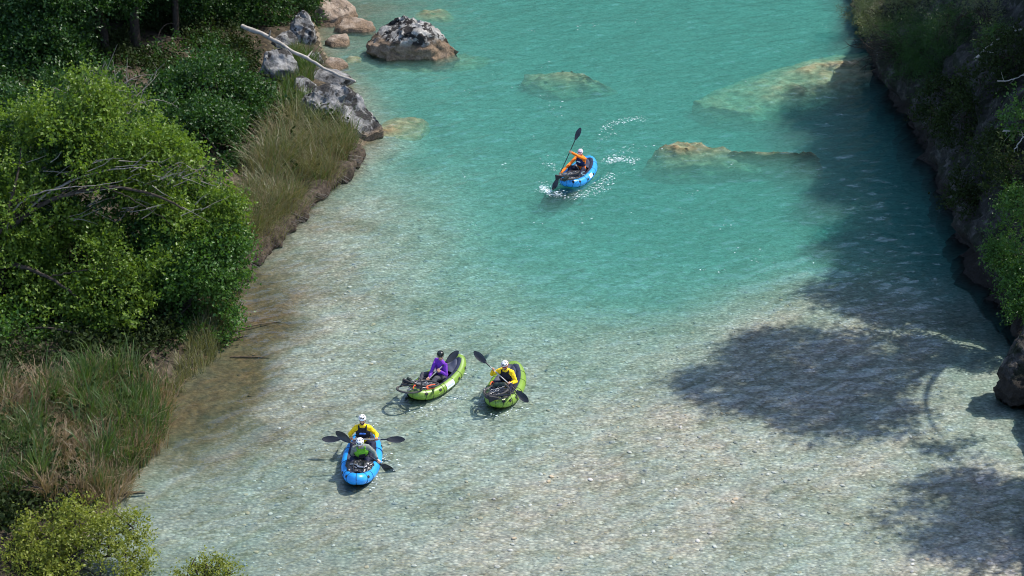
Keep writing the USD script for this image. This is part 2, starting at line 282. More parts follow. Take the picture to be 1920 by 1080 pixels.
def axis(dense0, dense1, step, far0, far1):
    a = list(np.arange(dense0, dense1, step)); s = step
    while a[-1] < far1: s *= 1.25; a.append(a[-1] + min(s, 25))
    s = step
    while a[0] > far0: s *= 1.25; a.insert(0, a[0] - min(s, 25))
    return np.array(a)
gx, gy = axis(-25, 19, 0.14, -420, 420), axis(33, 86, 0.16, -120, 620)
X, Y = np.meshgrid(gx, gy); P2 = np.c_[X.ravel(), Y.ravel()]
Z, INS, DL, DR = ground(P2)
nx, ny = len(gx), len(gy)
I = (np.arange(ny - 1)[:, None] * nx + np.arange(nx - 1)[None]).ravel()
Q = np.c_[I, I + 1, I + 1 + nx, I + nx]
V = np.c_[P2, Z]
# faces of the bed, of the bank: one height sheet, split along the waterline
def pick(sel):
    f = Q[sel]; u, inv = np.unique(f, return_inverse=True); f = inv.reshape(f.shape)
    return V[u], np.vstack([f[:, [0, 1, 2]], f[:, [0, 2, 3]]]), u
fi = INS[Q].any(1)
v_, f_, u_ = pick(fi)
bed = usdkit.mesh(stage, path_of('riverbed'), trimesh.Trimesh(v_, f_, process=False), MAT['river_gravel'], True)
dl_ = DL[u_]; _, vv_ = None, None
# brown silt shelf along the left bank
_S = [(440, 540, 1.5), (445, 620, 1.7), (440, 700, 1.6), (390, 760, 1.5), (525, 600, 1.1), (500, 540, 1.1), (490, 700, 1.0), (470, 780, .75), (560, 690, .12), (580, 580, .15), (560, 420, .35), (520, 480, .55), (640, 340, .2), (560, 650, .25), (520, 760, .3), (430, 850, .5), (360, 860, .75), (620, 500, .22), (640, 700, .2), (300, 900, .4), (500, 900, .25), (800, 600, .1), (700, 420, .1), (700, 540, .18), (650, 850, .16), (600, 1000, .15), (300, 1000, .2), (420, 980, .25), (1200, 800, -.1), (1200, 300, -.1), (800, 950, .05), (650, 100, .6), (720, 30, .6), (640, 60, .7), (850, 120, .1), (740, 280, .1)]
sil = RBFInterpolator(np.array([at(u, v)[:2] for u, v, s in _S] + [(0, 110), (0, 20), (30, 60)]), np.array([s for *_, s in _S] + [0, 0, 0]), kernel='linear')(v_[:, :2])
sil = np.maximum(sil, 0.85 * np.exp(-DL[u_] / 0.55))
sil = np.clip(sil + (fbm(np.c_[v_[:, :2] * 0.8, np.zeros(len(v_))], 4, 5) - 0.5) * 0.5 * (sil > 0.05), 0, 0.96)
UsdGeom.PrimvarsAPI(bed).CreatePrimvar('silt', Sdf.ValueTypeNames.FloatArray, 'vertex').Set(Vt.FloatArray.FromNumpy(sil.astype(np.float32)))
tag(bed, 'pale gravel river bed seen through clear water', 'river bed', kind='structure')
v_, f_, u_ = pick(~fi)
tag(obj('bank', trimesh.Trimesh(v_, f_, process=False), 'bank_soil', smooth=True), 'dark earth bank and wooded slope beside the river', 'bank', kind='structure')

# ------------------------------------------------------------------ the water: one closed body, its top in waves
wx, wy = axis(-15, 17, 0.085, -70, 60), axis(34, 85, 0.085, -100, 330)
WX, WY = np.meshgrid(wx, wy); wp = np.c_[WX.ravel(), WY.ravel()]
def wake(p):
    h = np.zeros(len(p))
    for bow, stern, k in (((669, 908, 0), (690, 802, 0), 1.0), ((774, 748, 0), (866, 676, 0), 1.0), ((933, 757, 0), (963, 694, 0), 1.0), ((1062, 350, 0), (1108, 301, 0), 1.5)):
        a, b = at(*bow)[:2], at(*stern)[:2]; c = (a + b) / 2; d = (a - b) / np.linalg.norm(a - b); q = p - c; x, y = q @ d, q @ [-d[1], d[0]]
        e = (np.hypot(x / 1.3, y / .55) - 1) * .7; tail = np.exp(-np.maximum(x - 1, 0) / .5)
        h += np.where((e > -.2) & (e < 3), 0.016 * k * np.sin(e * 16 + 3 * fbm(np.c_[p * 1.5, p[:, :1] * 0], 2, 4)) * np.exp(-np.maximum(e, 0) / .65) * tail, 0)
    return h
def waves(p):
    c, s = math.cos(0.82), math.sin(0.82)
    a = np.c_[p @ [c, s], p @ [-s, c], np.zeros(len(p))]
    c, s = math.cos(0.45), math.sin(0.45)
    b = np.c_[p @ [c, s], p @ [-s, c], np.zeros(len(p)) + 5]
    big = fbm(a * [0.32, 0.75, 1], 3, 11) - 0.5
    mid = np.abs(fbm(a * [0.9, 1.9, 1] + big[:, None] * 1.2, 3, 12) - 0.5)
    sm = fbm(b * [2.4, 3.8, 1], 2, 13) - 0.5
    t = np.hypot((p[:, 0] - 9.5) / 4.2, (p[:, 1] - 51.5) / 3.2)            # standing waves where the pool shoals
    rough = np.clip(1.5 - t, 0, 1)
    sw = np.sin((p @ [-0.42, 0.90]) * 4.2 + 22 * big) * rough * np.clip(fbm(a * [0.35, 0.7, 1], 3, 20) - .42, 0, 1) * 4
    return big * 0.10 + mid * 0.12 + sm * 0.045 + sw * 0.026 + wake(p)
wz = np.where((np.abs(wp[:, 0]) < 22) & (wp[:, 1] > 30) & (wp[:, 1] < 92), waves(wp), 0.0)
nwx, nwy = len(wx), len(wy)
J = (np.arange(nwy - 1)[:, None] * nwx + np.arange(nwx - 1)[None]).ravel()
top = np.vstack([np.c_[J, J + 1, J + 1 + nwx], np.c_[J, J + 1 + nwx, J + nwx]])
ring = np.r_[np.arange(nwx), np.arange(1, nwy) * nwx + nwx - 1, (nwy - 1) * nwx + np.arange(nwx - 2, -1, -1), np.arange(nwy - 2, 0, -1) * nwx]
n0 = nwx * nwy; low = np.c_[wp[ring], np.full(len(ring), -8.0)]
k = np.arange(len(ring)); k2 = (k + 1) % len(ring)
side = np.vstack([np.c_[ring[k], n0 + k, n0 + k2], np.c_[ring[k], n0 + k2, ring[k2]]])
cen = n0 + len(ring)
bot = np.c_[np.full(len(ring), cen), n0 + k2, n0 + k]
wv = np.vstack([np.c_[wp, wz], low, [[0, 60, -8.0]]])
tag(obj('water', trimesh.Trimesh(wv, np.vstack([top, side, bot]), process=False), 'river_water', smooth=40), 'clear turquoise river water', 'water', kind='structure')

# ------------------------------------------------------------------ cliff on the right
rl = RIGHT[(RIGHT[:, 1] < 150) & (RIGHT[:, 1] > 20)]
rs = np.r_[0, np.cumsum(np.linalg.norm(np.diff(rl, axis=0), axis=1))]
ss = np.arange(0, rs[-1], 0.17); cx = np.interp(ss, rs, rl[:, 0]); cy = np.interp(ss, rs, rl[:, 1])
kk = np.exp(-np.linspace(-2, 2, 13) ** 2); kk /= kk.sum()
cx = np.convolve(np.pad(cx, 6, 'edge'), kk, 'valid'); cy = np.convolve(np.pad(cy, 6, 'edge'), kk, 'valid')
tt = np.arange(-2.6, 9.0, 0.17)
tx, ty = np.gradient(cx), np.gradient(cy); ln = np.hypot(tx, ty); ox, oy = -ty / ln, tx / ln          # towards the land
ox, oy = (ox, oy) if ox.mean() > 0 else (-ox, -oy)
S_, T_ = np.meshgrid(np.arange(len(ss)), tt)
base = np.stack([cx[S_], cy[S_], T_], -1)
lat = 0.22 * np.clip(T_, 0, 3.6) + 0.75 * np.maximum(T_ - 3.6, 0) + 0.5 * np.exp(-((T_ - 0.25) / 0.35) ** 2) + 0.02 * np.maximum(-T_, 0) - 0.35 * np.exp(-((T_ - 1.5) / 0.8) ** 2)
q = base * [1, 1, 0.8]
blocks = np.floor(fbm(q * 0.55 + 3, 3, 31) * 9) / 9 - 0.5
ridge = 0.5 - np.abs(fbm(q * 1.1, 4, 33) - 0.5) * 2
lat = lat + (fbm(q * 0.22, 3, 30) - 0.5) * 2.2 * np.clip((T_ + 0.5) / 3, 0, 1) + blocks * 1.3 + (fbm(q * 1.6, 4, 32) - 0.5) * 0.8 - 0.35 * ridge
lat = np.where(T_ > 8.5, lat + 2.5, lat)
base[..., 0] += ox[S_] * lat; base[..., 1] += oy[S_] * lat
base[..., 2] = np.where(T_ > 0, T_ * (0.32 + 0.68 * np.clip((77.5 - cy[S_]) / 4.5, 0, 1) * np.clip((cy[S_] - 47) / 4.5, 0, 1) + 0.5 * np.clip((cy[S_] - 87) / 4, 0, 1)), T_)
base[..., 2] += (fbm(q * 0.9, 3, 35) - 0.5) * 0.7
ns, nt = len(ss), len(tt)
I = (np.arange(nt - 1)[:, None] * ns + np.arange(ns - 1)[None]).ravel()
cf = np.vstack([np.c_[I, I + 1, I + 1 + ns], np.c_[I, I + 1 + ns, I + ns]])
cm = trimesh.Trimesh(base.reshape(-1, 3), cf, process=False)
if (cm.face_normals[:, 0]).mean() > 0: cm = trimesh.Trimesh(base.reshape(-1, 3), cf[:, ::-1], process=False)
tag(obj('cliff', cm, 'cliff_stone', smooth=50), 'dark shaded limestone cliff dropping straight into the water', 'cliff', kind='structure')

# ------------------------------------------------------------------ boulders
def boulder(pts, seed, amp=0.16, step=0.085, low=-0.9, spread=1.1):
    """a weathered block: the hull of pts carried down to its footing, roughened by noise and pitted"""
    pts = np.asarray(pts, float); c = pts.mean(0)
    foot = (pts - c) * [spread, spread, 0] + [c[0], c[1], low]
    h = m3.Manifold.hull_points(np.vstack([pts, foot])).refine_to_length(step)
    v, f, _ = meshkit.arrays(h); t = trimesh.Trimesh(v, f, process=True)
    trimesh.smoothing.filter_taubin(t, iterations=1)
    n = t.vertex_normals; v = t.vertices
    d = (fbm(v * 0.8 + seed, 3, seed) - 0.5) * 2.4 + (np.abs(fbm(v * 1.9 + seed, 4, seed + 1) - 0.5) * -2.4 + 0.25) + (fbm(v * 5 + seed, 3, seed + 2) - 0.5) * 0.7
    v = v + n * (d * amp)[:, None]
    r = np.random.default_rng(seed + 500); ext = np.ptp(v, axis=0).max()
    for _ in range(16):                                        # broken faces
        a = r.normal(0, 1, 3) + [0, 0, .25]; a /= np.linalg.norm(a); s = v @ a; m = np.quantile(s, 0.88 + 0.10 * r.random())
        v = v - np.maximum(s - m, 0)[:, None] * 0.9 * a
    lo, hi = pts.min(0), pts.max(0); u = v[:, 2] > lo[2] - .05; a, b = v[u].min(0), v[u].max(0)      # back to the size it had before the breaks
    v = (v - [*((a + b) / 2)[:2], b[2]]) * np.clip([*((hi - lo) / (b - a))[:2] * 1.04, 1], .8, 1.35) + [*((lo + hi) / 2)[:2], hi[2]]
    n = trimesh.Trimesh(v, t.faces, process=False).vertex_normals                     # joints and chips after the breaks
    crack = np.clip(0.10 - np.abs(fbm(v * 1.3 + seed * 3, 3, seed + 7) - 0.5), 0, 1) * -5.0 + (np.floor(fbm(v * 2.2, 3, seed + 8) * 7) / 7 - .5) * 0.9 + (fbm(v * 7, 3, seed + 9) - .5) * 1.1
    v = v + n * (crack * amp * 0.55)[:, None]
    return trimesh.Trimesh(v, t.faces, process=False)
def rock_at(name, label, pxs, base, matn, seed, amp=0.16, low=-0.9, spread=1.1, cat='rock', group=None, step=0.085):
    """pxs: (u, v, dY) outline pixels on a block whose foot stands at pixel base"""
    q = at(*base)
    for _ in range(4): q = at(*base, max(gz(q[0], q[1]), 0.0))          # the spot of ground that the photo shows there
    Y = q[1]; low = low + max(q[2], 0)
    o = obj(name, boulder([ray(u, v, Y + d) for u, v, d in pxs], seed, amp, step, low, spread), matn, smooth=35)
    return tag(o, label, cat, group)
rock_at('boulder', 'large pale boulder with black lichen patches and a tapering right end in the river', [(686, 102, 0), (690, 66, .7), (704, 42, 1.2), (732, 27, 1.2), (762, 38, 1.2), (800, 55, 1.0), (838, 71, .7), (853, 82, .4), (822, 97, -.5), (775, 104, -.9), (722, 107, -.9), (700, 72, -.1), (740, 60, -.4)], (770, 100), 'limestone_lichen', 11, 0.27, -1.0, 1.12)
rock_at('boulder', 'low flat beige rock just left of the large lichen boulder', [(630, 50, 0), (640, 33, .5), (668, 28, .9), (700, 36, .8), (703, 48, 0), (680, 57, -.6), (645, 56, -.5)], (668, 54), 'limestone_beige', 12, 0.12, -.8)
rock_at('boulder', 'knobbly beige and grey boulder at the top edge of the picture', [(588, 34, 0), (598, 4, .6), (622, -14, 1.4), (652, -8, 1.4), (668, 14, .9), (655, 34, 0), (620, 44, -.5)], (622, 40), 'limestone_beige', 13, 0.2, -.8)
rock_at('boulder', 'dark grey pitted boulder standing at the shrubs edge by the upper end of the log', [(540, 70, 0), (543, 30, .4), (562, 16, .8), (584, 24, .6), (592, 52, 0), (588, 76, -.3), (560, 82, -.4)], (568, 80), 'limestone_grey', 14, 0.2, -.6)
rock_at('boulder', 'small brown rock half sunk in the still pool below the flat beige rock', [(610, 78, 0), (618, 64, .3), (640, 60, .5), (655, 70, .2), (650, 82, -.3), (625, 86, -.4)], (632, 82), 'limestone_beige', 15, 0.1, -.6)
rock_at('boulder', 'upright grey rock slab under the middle of the log, furthest in among the leaves', [(486, 150, 0), (490, 112, .3), (510, 92, .7), (545, 88, .9), (560, 110, .6), (545, 138, .1), (520, 160, -.3), (500, 162, -.3)], (520, 158), 'limestone_grey', 16, 0.2, -.3)
rock_at('boulder', 'grey rough rock behind the log, between the dark boulder and the upright slab', [(508, 88, 0), (515, 64, .4), (535, 54, .7), (556, 66, .5), (558, 84, 0), (530, 94, -.3)], (532, 90), 'limestone_grey', 17, 0.15, -.3)
rock_at('boulder', 'small pointed pinkish beige rock just behind the lower end of the log', [(605, 126, 0), (612, 110, .3), (624, 104, .5), (642, 114, .4), (652, 128, 0), (625, 134, -.3)], (628, 128), 'limestone_beige', 18, 0.1, -.5)
rock_at('boulder', 'flat grey ledge rock supporting the lower end of the fallen log', [(560, 146, 0), (575, 124, .5), (610, 126, .7), (655, 134, .5), (658, 142, .1), (630, 152, -.3), (585, 156, -.3)], (610, 150), 'limestone_grey', 19, 0.13, -.4)
rock_at('boulder', 'long grey angular boulder with a dark undercut reaching from the reeds into the river', [(560, 176, .5), (580, 160, .9), (612, 150, 1.3), (640, 148, 1.4), (668, 158, 1.3), (692, 180, .9), (708, 205, .4), (717, 226, .1), (712, 244, -.2), (685, 256, -.6), (655, 244, -.7), (640, 218, -.5), (610, 196, -.2), (575, 190, 0)], (680, 250), 'limestone_grey', 20, 0.30, -.7, 1.0)
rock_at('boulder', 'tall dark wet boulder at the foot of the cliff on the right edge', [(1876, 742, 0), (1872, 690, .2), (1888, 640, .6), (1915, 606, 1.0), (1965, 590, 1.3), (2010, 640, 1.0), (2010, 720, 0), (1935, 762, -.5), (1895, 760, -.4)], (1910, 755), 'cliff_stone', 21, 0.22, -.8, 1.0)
rock_at('boulder', 'rough grey rock in the grass just above the long grey boulder', [(545, 172, 0), (552, 150, .3), (575, 140, .5), (598, 150, .3), (600, 170, 0), (570, 178, -.3)], (572, 176), 'limestone_grey', 22, 0.16, -.3)
rock_at('boulder', 'small pale rock beside the dark pitted boulder at the log upper half', [(558, 112, 0), (566, 96, .3), (588, 92, .4), (604, 106, .2), (598, 118, -.2), (570, 120, -.2)], (580, 118), 'limestone_grey', 23, 0.14, -.3)
# stones under the surface
def sunken(name, label, pxs, matn, seed, amp=0.12, low=-1.6, spread=0.9):
    q = np.array([at(u, v, z * .55) for u, v, z in pxs]); c = q.mean(0); rings = [q]
    for k in (0.15, 0.4):                                  # skirts that flatten outwards, so that the stone fades into the deep
        rings.append((q - c) * [1 + spread * k, 1 + spread * k, 0] + np.c_[np.full((len(q), 2), c[:2]), q[:, 2] - k * 0.9])
    o = obj(name, boulder(np.vstack(rings), seed, amp * 2.0, 0.10, low, 1.0), matn, smooth=40)
    return tag(o, label, 'rock')
sunken('sunken_boulder', 'brown boulder just under water beside the long grey boulder', [(680, 262, -.3), (700, 232, -.06), (738, 218, -.08), (775, 222, -.2), (788, 238, -.4), (760, 256, -.45), (715, 268, -.35), (722, 240, .0)], 'sunken_stone', 41, 0.06, -1.0)
sunken('sunken_boulder', 'blurred green brown boulder under the deep turquoise water, upstream of the orange paddler', [(1002, 165, -1.1), (1010, 138, -.45), (1038, 124, -.25), (1070, 132, -.27), (1100, 146, -.42), (1130, 160, -.9), (1090, 172, -1.1), (1040, 172, -1.0)], 'sunken_stone', 42, 0.14)
sunken('sunken_boulder', 'long rock barely under water with a ridge trailing to the right of the orange paddler', [(1240, 296, -.6), (1272, 272, -.12), (1290, 261, .02), (1335, 263, .0), (1372, 276, -.05), (1360, 292, -.25), (1290, 302, -.45), (1400, 290, -.25)], 'sunken_stone', 43, 0.12)
sunken('sunken_boulder', 'narrow sunken ridge of rock trailing right from the long shallow rock', [(1362, 284, -.2), (1400, 284, -.18), (1470, 288, -.26), (1512, 290, -.36), (1500, 298, -.8), (1420, 298, -.8), (1370, 296, -.7)], 'sunken_stone', 44, 0.1)
sunken('sunken_ledge', 'sandy yellow rock ledge sloping under water from the cliff at the top right', [(1655, 84, .16), (1590, 88, .10), (1540, 94, .04), (1500, 108, -.16), (1478, 128, -.3), (1430, 150, -.36), (1370, 172, -.6), (1365, 196, -.8), (1430, 192, -.7), (1520, 160, -.36), (1600, 130, -.05), (1660, 120, .1)], 'ledge_stone', 45, 0.10)
sunken('sunken_boulder', 'brown sunken rock near the surface at the top, right of the knobbly boulder', [(772, 36, -.45), (785, 18, -.14), (815, 12, -.1), (838, 18, -.2), (845, 30, -.4), (815, 38, -.5)], 'sunken_stone', 46, 0.1)
sunken('sunken_boulder', 'dim dark sunken rock in the shallows at the very top edge', [(668, 18, -.5), (690, 2, -.3), (720, 0, -.3), (742, 10, -.45), (715, 20, -.6)], 'sunken_stone', 47, 0.1)
sunken('sunken_boulder', 'faint sunken slab in front of the large lichen boulder', [(700, 135, -.6), (715, 118, -.25), (790, 112, -.25), (870, 92, -.25), (890, 98, -.5), (850, 122, -.65), (760, 138, -.7)], 'sunken_stone', 48, 0.1)
sunken('sunken_boulder', 'mossy green brown rock awash between the small pointed rock and the lichen boulder', [(640, 112, -.2), (655, 104, -.06), (675, 102, -.1), (682, 112, -.2), (665, 122, -.3)], 'sunken_stone', 49, 0.06, -1.0)
# the fallen pole
lg = [at(455, 47, 2.3), at(500, 68, 2.05), at(560, 103, 1.65), at(615, 131, 1.3), at(667, 152, 1.0)]
lp = curve(lg, 26); lp += (fbm(lp * 1.3, 3, 7)[:, None] - 0.5) * 0.12
t_log = thing('fallen_log', 'long bare bleached log leaning from the shrubs down over the grey rocks', 'log', loc=lp[-1], world=True)
obj('trunk', tube(lp, np.linspace(0.10, 0.042, 26) * (0.85 + 0.3 * np.random.default_rng(3).random(26)), 9), 'dead_wood', t_log, True)
for i, (k, d) in enumerate(((6, (.1, -.2, .35)), (11, (-.25, -.1, -.2)), (15, (.2, .3, .2)))):
    obj('branch_stub', tube([lp[k], lp[k] + np.array(d) * 0.6, lp[k] + np.array(d)], [0.045, 0.03, 0.012], 6), 'dead_wood', t_log, True)
# sticks lying in the shallows by the left bank
rng = np.random.default_rng(77)
for i, (a, b, z, lab) in enumerate([((428, 626), (532, 602), -.05, 'thin dark sunken stick below the wet earth bank, farthest upstream'), ((432, 672), (520, 672), -.06, 'sunken stick across the brown shelf, second from upstream'),
                                    ((445, 706), (512, 700), -.07, 'short sunken stick below the second one on the brown shelf'), ((415, 640), (470, 628), -.02, 'crooked stick at the earth bank edge, half out of the water'),
                                    ((195, 932), (272, 922), .02, 'water-logged log lying at the reeds foot above the bright bush'), ((465, 744), (500, 748), -.07, 'smallest sunken stick, nearest the camera on the brown shelf')]):
    p0, p1 = at(*a, z), at(*b, z); L = np.linalg.norm(p1 - p0)
    m = curve([p0, p0 * .6 + p1 * .4 + rng.normal(0, .05, 3) * L * .4, p1], 14); m[:, 2] += np.linspace(0.03, -0.03, 14)
    r = 0.075 if i == 4 else 0.035
    br = [tube(m, np.linspace(r, r * .4, 14), 6)]
    for k in (5, 8):
        d = rng.normal(0, .22, 3) * [1, 1, .15]; br.append(tube([m[k], m[k] + d], [r * .5, r * .2], 5))
    tag(obj('sunken_stick', cat_(br), 'wet_wood', smooth=True), lab, 'stick')

# the undercut earth lip below the reeds, with roots hanging out of it
el = curve([[*at(u, v, .05)] for u, v in [(432, 548), (446, 522), (480, 478), (530, 432), (566, 394), (603, 358), (650, 324), (664, 292)]], 90)
em = tube(el + [0, 0, .12], .30 * (0.25 + 1.5 * fbm(el * 1.4, 3, 60)), 14)
em = em.subdivide(); n = em.vertex_normals
em = trimesh.Trimesh(em.vertices + n * ((fbm(em.vertices * 3.2, 4, 61) - .45) * .34 - np.abs(fbm(em.vertices * 6, 3, 62) - .5) * .2)[:, None], em.faces, process=False)
tag(obj('earth_bank', em, 'earth_brown', smooth=True), 'low undercut brown earth edge below the reeds', 'earth bank', kind='structure')
r6 = np.random.default_rng(66); rt_ = []
for k in range(170):
    a = el[r6.integers(0, 90)] + r6.normal(0, .08, 3) + [0, 0, .25 * r6.random() + .1]; d = np.array([.35 + .4 * r6.random(), -.35 * r6.random(), -.1 - .25 * r6.random()]) * r6.uniform(.4, 1.1)
    rt_.append(tube([a, a + d * .5 + r6.normal(0, .05, 3), a + d], [.013, .009, .003], 4, cap=False))
tag(obj('root_tangle', cat_(rt_), 'twig_grey', smooth=True), 'tangle of thin roots hanging from the brown earth edge below the reeds', 'roots', kind='stuff')
# larger stones lying on the gravel bar
sp = r6.uniform([-9, 35], [12, 58], (5200, 2)); h6, i6, dl6, _ = ground(sp); k6 = i6 & (dl6 > 3.0) & (h6 > -.45); sp, h6 = sp[k6][:1700], h6[k6][:1700]
def stone(s):
    m = trimesh.creation.icosphere(1, 1.0); m.vertices *= np.array([1, .75, .42]) * (1 + .35 * (fbm(m.vertices * 1.5 + s, 2, s)[:, None] - .5)); return m
for nm_, c_ in (('stone_pale', (.40, .38, .35)), ('stone_grey', (.22, .215, .205)), ('stone_ochre', (.32, .26, .18))): plain(nm_, c_, .8, .25, 9, .2)
tag(instancer('river_stones', [(stone(1), 'stone_pale'), (stone(2), 'stone_grey'), (stone(3), 'stone_grey'), (stone(4), 'stone_pale'), (stone(5), 'stone_ochre')], np.c_[sp, h6 + .005], Rot.from_rotvec(np.c_[r6.normal(0, .12, (len(sp), 2)), r6.random(len(sp)) * 6.28]), .025 + .055 * r6.random(len(sp)) ** 2.5, r6.integers(0, 5, len(sp))), 'rounded stones strewn over the shallow gravel bed', 'stones', kind='stuff')

# ------------------------------------------------------------------ foliage kit
def leaf_card(c, d, n, l, w):
    """a leaf: two triangles folded along the midrib. c base, d along, n up"""
    s = np.cross(d, n); s /= np.linalg.norm(s) + 1e-9
    m = c + d * l * 0.45 - n * l * 0.06
    return [c, m + s * w / 2 + n * w * 0.12, c + d * l - n * l * .12, m - s * w / 2 + n * w * 0.12]
def spray(seed, n=36, size=0.5, l=0.075, w=0.048, flat=0.5):
    r = np.random.default_rng(seed); V, F = [], []
    nb = 5
    for b in range(nb):
        d = r.normal(0, 1, 3) * [1, 1, flat] + [0, 0, 0.9]; d /= np.linalg.norm(d)
        bend = r.normal(0, .35, 3)
        for k in range(n // nb):
            t = (k + 1) / (n // nb); p = d * size * t + bend * size * t * t * .6
            a = r.normal(0, 1, 3); a += d * 0.5; a /= np.linalg.norm(a)
            nn = r.normal(0, .7, 3) + [0, 0, .6]; nn -= a * (nn @ a); nn /= np.linalg.norm(nn) + 1e-9
            s = 0.65 + 0.7 * r.random()
            i = len(V); V += leaf_card(p + a * 0.015, a, nn, l * s, w * s); F += [[i, i + 1, i + 2], [i, i + 2, i + 3]]
    return trimesh.Trimesh(V, F, process=False)
SPRAYS = {'small': [spray(s, 34, 0.42, 0.085, 0.06) for s in range(4)], 'mid': [spray(s + 10, 34, 0.5, 0.105, 0.075) for s in range(4)],
          'tight': [spray(s + 20, 40, 0.32, 0.065, 0.04) for s in range(4)], 'needle': [spray(s + 30, 50, 0.42, 0.09, 0.014, 0.8) for s in range(4)]}
def crown(parent, lobes, kind, matn, seed, dens=20, gap=0.42, up=0.5, depth=0.35, size=1.0, clip=None):
    """leaf sprays through the outer shell of rough lobes (x, y, z, r[, squash]); none where noise leaves gaps"""
    r = np.random.default_rng(seed); P, N = [], []
    L = np.array([(*l, 1.0)[:5] for l in lobes], float)
    for x, y, z, R, sq in L:
        n = int(4 * math.pi * R * R * dens)
        d = r.normal(0, 1, (n, 3)); d /= np.linalg.norm(d, axis=1, keepdims=True)
        rad = R * (1 - depth * r.random(n) ** 1.6) * (0.38 + 1.25 * fbm(d * 2.3 + [x, y, z], 3, seed))
        P.append(np.array([x, y, z]) + d * rad[:, None] * [1, 1, sq]); N.append(d)
    P, N = np.vstack(P), np.vstack(N)
    keep = np.ones(len(P), bool)
    for x, y, z, R, sq in L:                                  # nothing deep inside another lobe
        keep &= np.linalg.norm((P - [x, y, z]) / [1, 1, sq], axis=1) > R * 0.5
    keep &= fbm(P * 0.95, 3, seed + 1) > gap + 0.015 + 0.10 * (r.random(len(P)) - 0.5)
    if clip: keep &= clip(P)
    P, N = P[keep], N[keep]
    a = N + r.normal(0, .45, N.shape) + [0, 0, up]; a /= np.linalg.norm(a, axis=1, keepdims=True)
    z0 = np.array([0, 0, 1.0]); ax = np.cross(z0, a); an = np.arccos(np.clip(a[:, 2], -1, 1))
    q = Rot.from_rotvec(ax / (np.linalg.norm(ax, axis=1, keepdims=True) + 1e-9) * an[:, None]) * Rot.from_rotvec(np.c_[np.zeros((len(P), 2)), r.random(len(P)) * 6.28])
    instancer('crown', [(m, matn) for m in SPRAYS[kind]], P, q, (0.75 + 0.55 * r.random(len(P))) * size, r.integers(0, 4, len(P)), parent)
    return P
def limbs(parent, base, lobes, seed, r0=0.16, bark='bark_dark', tips=None, trunk_name='trunk', twig_n=60, twig_bark=None):
    """a trunk up to the fork, a limb to each lobe, twigs to leaf sprays"""
    r = np.random.default_rng(seed); base = np.asarray(base, float); L = np.array([l[:4] for l in lobes], float)
    c = L[:, :3].mean(0); low = L[:, 2].min()
    fork = base + (c - base) * [0.35, 0.35, 0]; fork[2] = base[2] + max(0.3, (low - base[2]) * 0.75)
    mid = (base + fork) / 2 + r.normal(0, .06, 3)
    tr = curve([base - [0, 0, .5], mid, fork], 10)
    obj(trunk_name, tube(tr, np.linspace(r0 * 1.25, r0 * .85, 10), 8), bark, parent, True)
    ends = []
    for x, y, z, R in L:
        e = np.array([x, y, z]) + r.normal(0, .2, 3) * R; m1 = fork * .5 + e * .5 + r.normal(0, .18, 3) + [0, 0, .12 * np.linalg.norm(e - fork)]
        p = curve([fork, m1, e], 10); ends.append(p[3:])
        obj('branch', tube(p, np.linspace(r0 * .6, r0 * .14, 10), 6), bark, parent, True)
    if tips is not None and len(tips) and twig_n:
        E = np.vstack(ends); tw = []
        for k in r.choice(len(tips), min(twig_n, len(tips)), False):
            t = tips[k]; e = E[np.argmin(np.linalg.norm(E - t, axis=1) + r.random(len(E)) * .4)]
            tw.append(tube([e, (e + t) / 2 + r.normal(0, .1, 3) + [0, 0, .08], t], [0.022, 0.014, 0.005], 4, cap=False))
        tag(obj('twigs', cat_(tw), twig_bark or bark, parent, True), kind='stuff')
def plant(name, label, cat, base, lobes, kind, matn, seed, dens=20, gap=0.42, r0=0.12, bark='bark_dark', group=None, up=0.5, depth=0.35, size=1.0, twig_n=60, twig_bark=None):
    t = thing(name, label, cat, loc=base, group=group, world=True)
    P = crown(t, lobes, kind, matn, seed, dens, gap, up, depth, size)
    limbs(t, base, lobes, seed + 5, r0, bark, P, 'trunk' if 'tree' in name else 'stem', twig_n, twig_bark)
    return t
def L(*rows):
    """lobes given as (u, v, Y, radius[, squash]): where the photo shows them and how far off they stand"""
    return [(*ray(u, v, Y), R, *s) for u, v, Y, R, *s in rows]
def foot(u, v):
    p = at(u, v, 0.6); p[2] = gz(p[0], p[1]); return p
def stand(x, y): return np.array([x, y, gz(x, y)])

# ------------------------------------------------------------------ left bank: trees and bushes
b = stand(-14.6, 47.6)
t = thing('leafy_tree', 'big bright yellow-green tree leaning over the left bank, with pale branches showing', 'tree', loc=b, world=True)
lb = L((165, 225, 49.5, .85), (110, 285, 49, 1.25), (225, 265, 49.5, 1.2), (30, 300, 49, 1.35), (300, 325, 49.5, 1.15), (365, 385, 49.5, .95), (60, 395, 48.3, 1.35), (190, 350, 49.0, 1.4), (300, 430, 48.5, .8), (410, 420, 49.5, .6),
       (20, 520, 47.6, 1.3), (150, 480, 47.8, 1.0), (100, 600, 47.4, 1.2), (210, 560, 47.2, .95), (250, 470, 47.8, .8), (-60, 380, 48, 1.6), (-40, 620, 47, 1.5), (20, 680, 46.8, .9), (165, 180, 49.5, .42, 1.7), (190, 190, 49.6, .35, 1.6), (75, 225, 49, .5, 1.4), (120, 215, 49.2, .35, 1.5), (268, 235, 49.3, .45, 1.3), (330, 290, 49.5, .4), (410, 350, 49.6, .4), (435, 395, 49.4, .35), (20, 240, 49, .5))
P = crown(t, lb, 'small', 'leaf_bright', 101, 23, 0.425, 0.6)
crown(t, [(x - .5, y + .9, z - .7, R_ * .95) for x, y, z, R_, *_ in lb], 'mid', 'leaf_dark', 102, 8, 0.38, 0.4)
